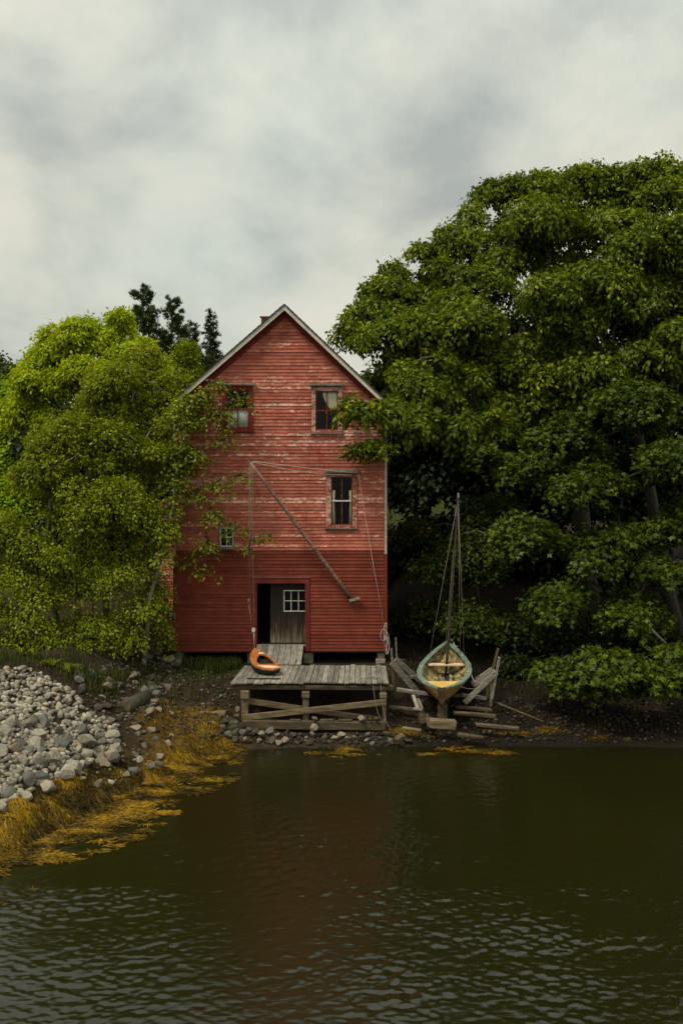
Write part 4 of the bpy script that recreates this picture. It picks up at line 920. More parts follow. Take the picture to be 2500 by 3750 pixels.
# ways and stray timbers on the foreshore, each its own thing
def stray(label, a, b_, wd_, h_, mt='wet_timber', name='timber', **kw):
    return tag(MB().beam(P(*a), P(*b_), wd_, h_, jit=0.01, **kw).build(name, MAT[mt], None, bevel=0.012), label, 'timber')
stray('upright post end of the slipway left below the boat cradle', (1537, 2595, 29.5), (1550, 2650, 29.4), 0.16, 0.18)
stray('broad squared timber block on the shore straight below the sailing boat', (1570, 2648, 29.0), (1668, 2655, 29.0), 0.25, 0.24, 'brown_timber')
stray('slipway rail timber slanting from the post to the broad block', (1560, 2620, 29.6), (1574, 2665, 29.2), 0.12, 0.12)
stray('plank lying at the tide line left of the broad timber block', (1473, 2666, 29.0), (1540, 2676, 28.9), 0.16, 0.07, 'brown_timber')
stray('dark sleeper under the left side of the boat cradle', (1425, 2588, 30.0), (1515, 2598, 30.0), 0.14, 0.09)
stray('dark sleeper in the mud right below the boat stern', (1660, 2612, 29.6), (1815, 2624, 29.6), 0.16, 0.09)
stray('dark sleeper behind the boat stern in the mud', (1670, 2590, 30.1), (1800, 2600, 30.1), 0.14, 0.08)
stray('plank half sunk at the tide line right of the broad timber block', (1676, 2690, 28.75), (1768, 2702, 28.75), 0.2, 0.08)
stray('low flat timber lying on the dark shore right of the boat', (1740, 2655, 29.2), (1900, 2668, 29.2), 0.16, 0.08)
stray('long thin pole lying on the dark shore right of the cradle', (1810, 2570, 30.4), (1992, 2645, 29.4), 0.05, 0.05)
stray('tan squared beam lying on the mud left of the landing stage', (602, 2612, 29.75), (828, 2614, 29.55), 0.22, 0.16, 'brown_timber')
stray('short beam end beside the pilings at the tide line', (1470, 2698, 28.8), (1450, 2716, 28.6), 0.2, 0.15)
logp = [P(462, 2588, 28.4) , P(500, 2570, 29.0), P(540, 2548, 29.6)]
lg = thing('log', 'rotten hollow log lying among the stones on the left bank', 'log', tuple(logp[0]))
MB().tube(logp, [.22, .20, .17], 12).build('trunk', MAT['bark'], lg, True)
MB().tube([logp[0] + Vector((0, -.012, 0)), logp[0] + Vector((.01, .01, 0))], [.15, .15], 12).build('heartwood', MAT['wet_timber'], lg)
# rope and debris on the stage
for (pa, lab) in (([(1320, 2488, 29.75), (1345, 2483, 29.9), (1370, 2478, 30.0), (1390, 2484, 29.8), (1378, 2490, 29.7), (1365, 2480, 29.95)], 'thin rope lying in loops on the right end of the landing stage'), ([(1350, 2450, 31.1), (1385, 2446, 31.2), (1408, 2452, 31.0), (1375, 2455, 30.9)], 'thin rope lying near the house side of the landing stage')):
    wire('loose_rope', lab, 'rope', [Vector((p.x, p.y, ZD + .02)) for p in [P(*q) for q in pa]], 0.012, MAT['rope_dark'])
for (pa, lab) in (([(1366, 2510, 29.4), (1372, 2560, 29.3), (1382, 2610, 29.25), (1412, 2672, 28.95)], 'slack line hanging from the right end of the landing stage into the stones, left one'), ([(1394, 2508, 29.35), (1398, 2575, 29.25), (1412, 2640, 29.1), (1432, 2678, 28.9)], 'slack line hanging from the right end of the landing stage into the stones, right one')):
    wire('hanging_line', lab, 'rope', [P(*q) for q in pa], 0.006, MAT['rope_dark'])

# ------------------------------------------------------------------ stones
def rock_mesh(seed, cuts=15):
    r_ = random.Random(seed); bm = bmesh.new(); bmesh.ops.create_icosphere(bm, subdivisions=3, radius=1)
    pl = [(Vector((r_.gauss(0, 1), r_.gauss(0, 1), r_.gauss(0, 1))).normalized(), r_.uniform(0.48, 0.82)) for _ in range(cuts)]
    for v in bm.verts:
        for n_2, d2 in pl:
            q = v.co.dot(n_2) - d2
            if q > 0: v.co -= n_2 * q * 0.92
        nz_ = mnoise.noise(v.co * 2.2 + Vector((seed * 3.1, 0, 0)))
        v.co *= 1 + 0.05 * nz_ + 0.03 * mnoise.noise(v.co * 6 + Vector((seed, 4, 0)))
    me = bpy.data.meshes.new('rock'); bm.to_mesh(me); bm.free()
    return me
ROCK_BASE = [rock_mesh(s_) for s_ in range(10)]
ROCKS = {k: [] for k in ('stone_pale', 'stone_tan', 'stone_grey', 'stone_wet')}
for k in ROCKS:
    for me in ROCK_BASE:
        c = me.copy(); c.materials.append(MAT[k]); ROCKS[k].append(c)
def inpoly(px, py, poly):
    ins = np.zeros(px.shape, bool); n = len(poly)
    for i in range(n):
        x1_, y1_ = poly[i]; x2_, y2_ = poly[(i + 1) % n]
        c = ((y1_ > py) != (y2_ > py)) & (px < (x2_ - x1_) * (py - y1_) / (y2_ - y1_ + 1e-9) + x1_)
        ins ^= c
    return ins
def scatter(rng, poly, n, box, even=0.0):
    res = np.zeros((0, 3))
    while len(res) < n:
        x = rng.uniform(box[0], box[1], 20000); y = rng.uniform(box[2], box[3], 20000); z = height(x, y)
        px = 1250 + F * x / y; py = HOR + F * (EYE - z) / y
        k = inpoly(px, py, poly)
        res = np.concatenate([res, np.stack([x, y, z], 1)[k]])
    pts = res[:max(n * 6, n)]
    if even:
        keep = []
        for p in pts:
            if all((p[0] - q[0]) ** 2 + (p[1] - q[1]) ** 2 > even * even for q in keep): keep.append(p)
            if len(keep) >= n: break
        return np.array(keep)
    return pts[:n]
POLY_A = [(-260, 2420), (0, 2440), (120, 2455), (255, 2525), (330, 2610), (430, 2660), (440, 2740), (330, 2800), (200, 2850), (60, 2930), (-260, 3010)]
POLY_AL = [(-260, 2700), (0, 2650), (200, 2620), (400, 2690), (440, 2760), (330, 2830), (230, 2880), (60, 2960), (-260, 3050)]
POLY_B = [(270, 2480), (420, 2400), (560, 2385), (690, 2390), (650, 2450), (620, 2530), (570, 2620), (500, 2680), (430, 2660), (330, 2600)]
POLY_C = [(820, 2640), (900, 2672), (1100, 2690), (1420, 2690), (1520, 2705), (1500, 2735), (1300, 2725), (1000, 2728), (850, 2715), (800, 2680)]
POLY_D = [(380, 2660), (520, 2640), (640, 2700), (600, 2800), (400, 2880), (250, 2910), (330, 2800)]
rk = np.random.default_rng(21)
def where_a(p):
    px = 1250 + F * p[0] / p[1]; py = HOR + F * (EYE - p[2]) / p[1]
    v = 'top edge' if py < 2540 else ('upper half' if py < 2640 else ('lower half' if py < 2750 else 'foot'))
    h = 'at the left edge' if px < 80 else ('left of its middle' if px < 190 else ('right of its middle' if px < 310 else 'at its right end'))
    return f'in the {v} of the stone pile {h}'
def where_b(p):
    px = 1250 + F * p[0] / p[1]
    return 'near the log' if px < 470 else ('below the birch trunks' if px < 570 else 'below the house corner')
def where_c(p):
    px = 1250 + F * p[0] / p[1]
    return 'left of the landing stage posts' if px < 885 else ('below the left half of the landing stage' if px < 1110 else ('below the right half of the landing stage' if px < 1410 else 'between landing stage and boat cradle'))
def put_rock(p, size, mat, label, group, flat=0.7, sink=0.25, rng=rk):
    o = bpy.data.objects.new('rock', ROCKS[mat][int(rng.integers(10))]); COL.objects.link(o)
    sx, sy, sz = size * rng.uniform(.75, 1.25), size * rng.uniform(.75, 1.2), size * flat * rng.uniform(.75, 1.15)
    o.location = (p[0], p[1], p[2] + sz * (1 - 2 * sink) * 0.55); o.scale = (sx, sy, sz)
    o.rotation_euler = (rng.normal(0, .35), rng.normal(0, .35), rng.uniform(0, 6.28))
    return tag(o, label, 'rock', group)
cnt = 0
MAT['stones_c'] = None
G_A = 'loose pale rocks of the stone pile on the left bank'
for p in scatter(rk, POLY_AL, 58, (-13, -3, 18, 32), 0.34):
    mt = rk.choice(['stone_pale', 'stone_pale', 'stone_pale', 'stone_grey', 'stone_grey', 'stone_tan'])
    lab = 'large ' + {'stone_pale': 'pale', 'stone_grey': 'dark grey', 'stone_tan': 'tan'}[mt] + ' rock ' + where_a(p)
    put_rock(p, rk.uniform(.15, .31), mt, lab, G_A)
for p in scatter(rk, POLY_A, 112, (-13, -3, 18, 32), 0.22):
    mt = rk.choice(['stone_pale'] * 9 + ['stone_tan'] * 1 + ['stone_grey'] * 2)
    lab = 'small ' + {'stone_pale': 'pale', 'stone_grey': 'dark grey', 'stone_tan': 'reddish tan'}[mt] + ' stone ' + where_a(p)
    put_rock(p, rk.uniform(.09, .155), mt, lab, G_A)
G_B = 'scattered stones on the slope between the bushes and the mud'
for p in scatter(rk, POLY_B, 62, (-9, -3, 25, 34), 0.25):
    mt = rk.choice(['stone_grey', 'stone_wet', 'stone_wet', 'stone_tan', 'stone_grey'])
    sz_ = rk.uniform(.08, .22); lab = ('big ' if sz_ > .15 else 'small ') + {'stone_grey': 'grey', 'stone_wet': 'earth-brown', 'stone_tan': 'tan'}[mt] + ' stone on the earthy slope ' + where_b(p)
    put_rock(p, sz_, mt, lab, G_B)
for p in scatter(rk, POLY_D, 26, (-9, -3, 22, 31), 0.4):
    mt = rk.choice(['stone_pale', 'stone_grey', 'stone_tan'])
    px_ = 1250 + F * p[0] / p[1]; lab = {'stone_pale': 'pale', 'stone_grey': 'grey', 'stone_tan': 'tan'}[mt] + ' stone lying ' + ('in the seaweed at the foot of the stone pile' if px_ < 420 else ('where seaweed and mud meet in front of the log' if px_ < 530 else 'on the seaweed-strewn mud farthest from the stone pile'))
    put_rock(p, rk.uniform(.09, .2), mt, lab, 'stones strewn in the seaweed')
G_C = 'stones along the foot of the landing stage'
for p in scatter(rk, POLY_C, 44, (-5, 4, 27.6, 31), 0.2):
    mt = rk.choice(['stone_wet', 'stone_wet', 'stone_wet', 'stone_grey', 'stone_tan'])
    sz_ = rk.uniform(.08, .2); lab = ('big ' if sz_ > .14 else 'small ') + {'stone_grey': 'grey', 'stone_wet': 'dark wet', 'stone_tan': 'tan'}[mt] + ' stone at the shore ' + where_c(p)
    put_rock(p, sz_, mt, lab, G_C, sink=.15)
# single stones one can point at
for (px, py, Y, sz, mt, lab) in ((885, 2680, 28.95, .21, 'stone_grey', 'round pale boulder under the left foot of the landing stage'), (930, 2682, 28.9, .16, 'stone_grey', 'upright grey stone right of the round boulder below the stage'),
        (958, 2684, 28.85, .13, 'stone_tan', 'orange-brown stone below the lower timber of the stage'), (1152, 2630, 29.2, .14, 'stone_tan', 'cream stone lodged on the sill timber right of the middle post'),
        (1325, 2629, 29.2, .17, 'stone_tan', 'bright cream stone lodged on the sill timber at the right brace'), (1355, 2634, 29.2, .12, 'stone_wet', 'brown stone lodged next to the bright cream one'), (1378, 2634, 29.2, .13, 'stone_wet', 'brown stone lodged nearest the right post of the stage'),
        (1148, 2664, 28.95, .17, 'stone_tan', 'rounded stone leaning on the front of the sill timber'), (935, 2610, 29.9, .22, 'stone_wet', 'big brown boulder behind the left brace of the stage'), (872, 2597, 29.5, .14, 'stone_tan', 'tan stone stacked left of the left post'), (843, 2638, 29.2, .2, 'stone_wet', 'dark round boulder left of the left post'), (866, 2622, 29.3, .15, 'stone_wet', 'flat brown stone between the dark boulder and the left post'), (858, 2662, 29.0, .14, 'stone_wet', 'brown stone in front of the dark round boulder'),
        (563, 2572, 29.3, .17, 'stone_tan', 'lone rounded pale stone beside the log end'), (650, 2425, 32.2, .2, 'stone_grey', 'round stone against the left pier of the house'), (620, 2415, 32.3, .22, 'stone_tan', 'flat slab stone left of the house pier'),
        (497, 2665, 27.2, .2, 'stone_tan', 'rounded cream boulder in front of the seaweed edge'), (326, 2433, 29.6, .26, 'stone_pale', 'white angular boulder at the foot of the bushes'), (335, 2465, 29.2, .26, 'stone_grey', 'grey boulder below the white angular one'), (430, 2435, 30.3, .2, 'stone_pale', 'pale lump of rock on the earthy slope'), (390, 2510, 28.8, .24, 'stone_tan', 'brown-grey boulder between slope and stone pile'),
        (250, 2830, 24.3, .35, 'stone_pale', 'big pale cracked boulder just above the orange seaweed'), (195, 2770, 24.9, .36, 'stone_pale', 'big square pale boulder low in the stone pile'), (320, 2705, 26.2, .4, 'stone_pale', 'long slanting pale rock slab at the right end of the stone pile'), (245, 2710, 26.0, .30, 'stone_grey', 'big grey boulder with a flat top in the stone pile'), (420, 2768, 25.9, .26, 'stone_grey', 'flat grey rock lying in the seaweed'), (30, 2910, 23.1, .32, 'stone_pale', 'pale boulder at the left edge beside the seaweed'), (70, 2730, 25.0, .34, 'stone_grey', 'grey layered boulder at the left of the stone pile'), (90, 2685, 25.7, .33, 'stone_pale', 'round-shouldered pale boulder in the middle of the stone pile')):
    x_ = (px - 1250) / F * Y
    zz = EYE - (py - HOR) / F * Y
    put_rock((x_, Y, zz - sz * .2), sz * .85, mt, lab, None, flat=.8, sink=.3)
# the countless small stones of the pile
def stone_mass(name, label, pts, smin, smax, mat, seed):
    rng = np.random.default_rng(seed)
    bm = bmesh.new(); bmesh.ops.create_icosphere(bm, subdivisions=1, radius=1); bm.verts.ensure_lookup_table()
    bv = np.array([v.co for v in bm.verts]); bf = np.array([[v.index for v in f.verts] for f in bm.faces]); bm.free()
    n = len(pts); nv = len(bv)
    sc_ = rng.uniform(smin, smax, n) ** 1.0
    V = bv[None] * (1 + rng.uniform(-.32, .25, (n, nv, 1)))
    V = V * (sc_[:, None, None] * np.stack([rng.uniform(.8, 1.3, n), rng.uniform(.7, 1.1, n), rng.uniform(.5, .8, n)], 1)[:, None, :])
    a = rng.uniform(0, 6.28, n); ca, sa = np.cos(a), np.sin(a)
    b_ = rng.normal(0, .4, n); cb, sb = np.cos(b_), np.sin(b_)
    x, y, z = V[..., 0], V[..., 1], V[..., 2]
    y, z = y * cb[:, None] - z * sb[:, None], y * sb[:, None] + z * cb[:, None]
    x, y = x * ca[:, None] - y * sa[:, None], x * sa[:, None] + y * ca[:, None]
    V = np.stack([x, y, z], -1) + np.stack([pts[:, 0], pts[:, 1], pts[:, 2] + sc_ * .25], 1)[:, None, :]
    Fc = (bf[None] + (np.arange(n) * nv)[:, None, None]).reshape(-1, 3)
    var = np.repeat(rng.random(n), nv)
    o = link(name, mesh_np(name, V.reshape(-1, 3), Fc, {'var': var}), mat)
    return tag(o, label, 'gravel', None, 'stuff')
def stone_var(name, stops):
    m, N, L, b = new_mat(name); at = N.new('ShaderNodeAttribute'); at.attribute_name = 'var'
    rp = rampn(N, stops); L.new(at.outputs['Fac'], rp.inputs[0])
    n = N.new('ShaderNodeTexNoise'); n.inputs['Scale'].default_value = 22; n.inputs['Detail'].default_value = 5
    tcn = N.new('ShaderNodeTexCoord'); L.new(tcn.outputs['Object'], n.inputs['Vector'])
    q = N.new('ShaderNodeMapRange'); q.inputs['From Min'].default_value = .3; q.inputs['From Max'].default_value = .7; q.inputs['To Min'].default_value = .7; q.inputs['To Max'].default_value = 1.25; L.new(n.outputs[0], q.inputs[0])
    h = N.new('ShaderNodeHueSaturation'); L.new(rp.outputs[0], h.inputs['Color']); L.new(q.outputs[0], h.inputs['Value']); L.new(h.outputs[0], b.inputs['Base Color']); b.inputs['Roughness'].default_value = .9; b.inputs['Specular IOR Level'].default_value = .2
    return m
MAT['stones_a'] = stone_var('mixed_pale_stone', [(0, (.08, .075, .06)), (.3, (.19, .170, .127)), (.75, (.30, .270, .204)), (.9, (.415, .378, .295)), (1, (.30, .19, .12))])
MAT['stones_b'] = stone_var('mixed_brown_stone', [(0, (.02, .016, .010)), (.5, (.055, .044, .028)), (.85, (.11, .09, .063)), (1, (.20, .17, .13))])
stone_mass('gravel', 'small pale stones filling the pile on the left bank', scatter(rk, POLY_A, 2300, (-13, -3, 18, 32)), .045, .12, MAT['stones_a'], 1)
stone_mass('gravel', 'brown pebbles and small stones on the muddy slope below the bushes', np.concatenate([scatter(rk, POLY_B, 900, (-9, -3, 25, 34)), scatter(rk, [(560, 2420), (860, 2450), (860, 2640), (800, 2720), (600, 2680), (540, 2600)], 380, (-7, -2, 27, 34)), scatter(rk, POLY_D, 120, (-9, -3, 22, 31))]), .02, .075, MAT['stones_b'], 2)
MAT['stones_c'] = stone_var('mixed_dark_stone', [(0, (.012, .010, .006)), (.5, (.026, .021, .013)), (.88, (.05, .04, .027)), (1, (.12, .10, .07))])  # darker stone mix for the shore below stage and boat
stone_mass('gravel', 'dark pebbles along the shore below the stage and boat', np.concatenate([scatter(rk, POLY_C, 420, (-5, 4, 27.6, 31)), scatter(rk, [(1420, 2560), (2500, 2560), (2500, 2720), (1420, 2720)], 800, (1, 12, 26, 33))]), .02, .085, MAT['stones_c'], 3)

# ------------------------------------------------------------------ rockweed
def strands(rng, x, y, dirx, diry, length, nseg, width, lift, floaty, wig=0.35):
    n = len(x); st = length / nseg
    X0 = np.zeros((n, nseg + 1)); Y0 = np.zeros_like(X0); X0[:, 0] = x; Y0[:, 0] = y
    ang = np.arctan2(diry, dirx)
    for k in range(nseg):
        ang = ang + rng.normal(0, wig, n)
        X0[:, k + 1] = X0[:, k] + np.cos(ang) * st; Y0[:, k + 1] = Y0[:, k] + np.sin(ang) * st
    zg = height(X0.ravel(), Y0.ravel()).reshape(X0.shape)
    Z0 = np.maximum(zg, np.where(floaty[:, None], 0.006, -0.02)) + lift[:, None] * np.linspace(1, .35, nseg + 1)[None] + rng.uniform(0, .012, X0.shape)
    dx = np.gradient(X0, axis=1); dy = np.gradient(Y0, axis=1); ln = np.hypot(dx, dy) + 1e-6
    wv = width[:, None] * np.array([.6] + [1] * (nseg - 1) + [.35])[None]
    ox, oy = -dy / ln * wv / 2, dx / ln * wv / 2
    tilt = rng.uniform(-.6, .6, n)[:, None] * wv
    V = np.stack([np.stack([X0 - ox, Y0 - oy, Z0 - tilt], -1), np.stack([X0 + ox, Y0 + oy, Z0 + tilt], -1)], 2)    # n, seg+1, 2, 3
    base = (np.arange(n) * (nseg + 1) * 2)[:, None]
    k = np.arange(nseg)[None] * 2
    q = np.stack([base + k, base + k + 1, base + k + 3, base + k + 2], -1).reshape(-1, 4)
    return V.reshape(-1, 3), q, (nseg + 1) * 2
MAT['weed'] = leafmat('ochre_rockweed', [(0, (.010, .007, .003)), (.3, (.030, .019, .004)), (.55, (.085, .052, .005)), (.8, (.20, .115, .007)), (1, (.34, .20, .012))], .15, .012)
rw = np.random.default_rng(77)
x = rw.uniform(-10.5, -2, 480000); y = rw.uniform(18, 31, 480000); s_ = shore_s(x, y)
left = 1 - sstep(-3.8, -2.6, x)
reach = 1.75 + 1.6 * (vnoise(x, y, .5, 5) - .5) * 2
dens = left * (s_ > -.15) * (s_ < reach) * sstep(.12, .5, vnoise(x, y, 1.1, 6) + .30 - .3 * sstep(.7, 1.9, s_) - .34 * sstep(25.6, 26.8, y)) * (1 - .86 * sstep(25.6, 27.0, y))
k = rw.random(len(x)) < dens * .34
x1, y1, s1 = x[k], y[k], s_[k]
e_ = .05; gx_ = (shore_s(x1 + e_, y1) - s1) / e_; gy_ = (shore_s(x1, y1 + e_) - s1) / e_
hxg = (height(x1 + .1, y1) - height(x1 - .1, y1)) / .2; hyg = (height(x1, y1 + .1) - height(x1, y1 - .1)) / .2
clump = vnoise(x1, y1, 1.4, 12) * .6 + vnoise(x1, y1, 4.5, 13) * .4
mnd = np.maximum(vnoise(x1, y1, 1.7, 8) - .32, 0)
var1 = np.clip(-.03 + .75 * mnd * 2 + .75 * clump + rw.normal(0, .16, len(x1)) - .2 * sstep(.0, 1, .35 - vnoise(x1, y1, .8, 14)), 0, 1)  # golden mound tops: dried weed, and light on the heaps put into colour
V1, Q1, m1 = strands(rw, x1, y1, -gx_ - hxg * 1.5, -gy_ - hyg * 1.5, rw.uniform(.10, .26, len(x1)), 3, rw.uniform(.007, .017, len(x1)), rw.uniform(.004, .045, len(x1)), np.zeros(len(x1), bool), .75)
wd1 = link('rockweed', mesh_np('rockweed', V1, Q1, {'var': np.repeat(var1, m1)}), MAT['weed'])
tag(wd1, 'ochre and brown rockweed draped over the left shore above the waterline', 'seaweed', None, 'stuff')
# floating fringe: streaks drifting out from the left shore
kf = (left > .05) & (s_ < .2) & (s_ > -2.1)
fd = sstep(.52, .80, vnoise(x * .75, y * 3.0, 1.0, 22) * .62 + vnoise(x, y * 2.2, 2.4, 23) * .38 + .36 * sstep(-1.9, -.1, s_))
k = kf & (rw.random(len(x)) < fd * .45)
x2, y2 = x[k], y[k]
sgn = rw.choice([-1, 1], len(x2))
var2 = np.clip(.22 + .85 * vnoise(x2, y2 * 2, 1.8, 24) + rw.normal(0, .15, len(x2)), 0, 1)
V2, Q2, m2 = strands(rw, x2, y2, sgn * np.ones(len(x2)), rw.normal(-.1, .35, len(x2)), rw.uniform(.08, .22, len(x2)), 3, rw.uniform(.006, .014, len(x2)), rw.uniform(.0, .025, len(x2)), np.ones(len(x2), bool), .45)
wd2 = link('floating_rockweed', mesh_np('floating_rockweed', V2, Q2, {'var': np.repeat(var2, m2)}), MAT['weed'])
tag(wd2, 'golden rockweed floating in streaks off the left shore', 'seaweed', None, 'stuff')
# drifting patches off the stage and boat
def patch(label, cells, n, seed):
    rng = np.random.default_rng(seed); xs_, ys_ = [], []
    for px, py, rx, ry in cells:
        Y = F * EYE / (py - HOR); m_ = int(n * rx * ry)
        a = rng.normal(0, .42, (m_, 2)); xs_.append((px - 1250) / F * Y + a[:, 0] * rx); ys_.append(Y + a[:, 1] * ry)
    x_, y_ = np.concatenate(xs_), np.concatenate(ys_)
    kk = rng.random(len(x_)) < sstep(.3, .6, vnoise(x_, y_ * 2.5, 2.2, seed)); x_, y_ = x_[kk], y_[kk]
    v_ = np.clip(.30 + .6 * vnoise(x_, y_, 3, seed + 1) + rng.normal(0, .15, len(x_)), 0, 1)
    V, Q, m_ = strands(rng, x_, y_, rng.choice([-1, 1], len(x_)) * 1.0, rng.normal(0, .3, len(x_)), rng.uniform(.06, .17, len(x_)), 3, rng.uniform(.006, .013, len(x_)), rng.uniform(.0, .02, len(x_)), np.ones(len(x_), bool), .25)
    return tag(link('floating_rockweed', mesh_np('floating_rockweed', V, Q, {'var': np.repeat(v_, m_)}), MAT['weed']), label, 'seaweed', None, 'stuff')
patch('patch of golden rockweed floating in front of the landing stage', [(1245, 2760, .75, .32), (1230, 2745, .5, .2)], 11000, 41)
patch('patches of golden rockweed floating below the sailing boat', [(1480, 2712, .9, .16), (1740, 2752, .75, .22), (1670, 2742, .6, .16), (1560, 2765, .3, .12), (1830, 2760, .4, .16), (1950, 2705, .9, .18), (2230, 2722, .7, .12)], 8000, 42)

# ------------------------------------------------------------------ trees
def inside_house(p, m=0.12):
    x, y, z = p[:, 0], p[:, 1], p[:, 2]
    rz = np.where(x < AX, AZ - (AZ - ZE) * (AX - x) / (AX - XL), AZ - (AZ - ZE) * (x - AX) / (XR - AX)) + .35
    main = (x > XL - m) & (x < XR + m) & (y > 32.93 - 0.05) & (y < 43.2) & (z < rz) & (z > 0)
    return main
LEAF = (np.array([(0, 0, 0), (-.27, .42, -.10), (0, 1, -.16), (.27, .42, -.10)]), np.array([(0, 2, 1), (0, 3, 2)]))
KITE = (np.array([(0, 0, 0), (-.33, .42, -.06), (0, 1, -.1), (.33, .42, -.06)]), np.array([(0, 2, 1), (0, 3, 2)]))
MAPLE = (np.array([(0, 0, 0), (-.62, .55, -.1), (-.2, .6, 0), (0, 1.05, -.12), (.2, .6, 0), (.62, .55, -.1)]), np.array([(0, 2, 1), (0, 3, 2), (0, 4, 3), (0, 5, 4)]))
NEEDLE = (np.array([(0, 0, 0), (-.10, .35, 0), (0, 1, 0), (.10, .35, 0)]), np.array([(0, 2, 1), (0, 3, 2)]))
def unit(v): return v / (np.linalg.norm(v, axis=-1, keepdims=True) + 1e-9)
def leaves(rng, pos, direc, nor, size, shape):
    pts, tri = shape; n = len(pos)
    yv = unit(direc); xv = unit(np.cross(yv, nor)); zv = np.cross(xv, yv)
    V = pos[:, None, :] + size[:, None, None] * (pts[None, :, 0:1] * xv[:, None] + pts[None, :, 1:2] * yv[:, None] + pts[None, :, 2:3] * zv[:, None])
    Fc = (tri[None] + (np.arange(n) * len(pts))[:, None, None]).reshape(-1, 3)
    return V.reshape(-1, 3), Fc, len(pts)
def spray_leaves(rng, C_, Nn, Rr, per, size, droop=.35, thick=.24, jit=.55):
    cnt_ = np.maximum(1, (per * Rr ** 2).astype(int)); idx = np.repeat(np.arange(len(C_)), cnt_); n = len(idx)
    nn = unit(Nn)[idx]; ref = np.where(np.abs(nn[:, 2:3]) < .9, np.array([[0, 0, 1.0]]), np.array([[1.0, 0, 0]]))
    t1 = unit(np.cross(nn, ref)); t2 = np.cross(nn, t1)
    u = rng.random(n); th = rng.uniform(0, 6.283, n)
    # fingers: leaves gather along a few twigs so that the edge is ragged
    nf = 5; th = th + .5 * np.sin(nf * th + idx * 1.7)
    rad = (t1 * np.cos(th)[:, None] + t2 * np.sin(th)[:, None])
    r_ = np.sqrt(u) * Rr[idx] * (1 + .22 * np.sin(nf * th + idx))
    pos = C_[idx] + rad * r_[:, None] + nn * (rng.normal(0, thick, n) * Rr[idx] - droop * u * Rr[idx])[:, None]
    pos[:, 2] -= droop * .5 * u * Rr[idx]
    direc = unit(rad + np.array([[0, 0, -.55]]) + rng.normal(0, jit * .8, (n, 3)))
    nor = unit(nn + np.array([[0, 0, .35]]) + rng.normal(0, jit, (n, 3)))
    var = np.clip(rng.normal(.46, .2, n) + (rng.random(len(C_)) ** 1.5 - .4)[idx] * .55, 0, 1)
    return pos, direc, nor, size * rng.uniform(.65, 1.25, n), var
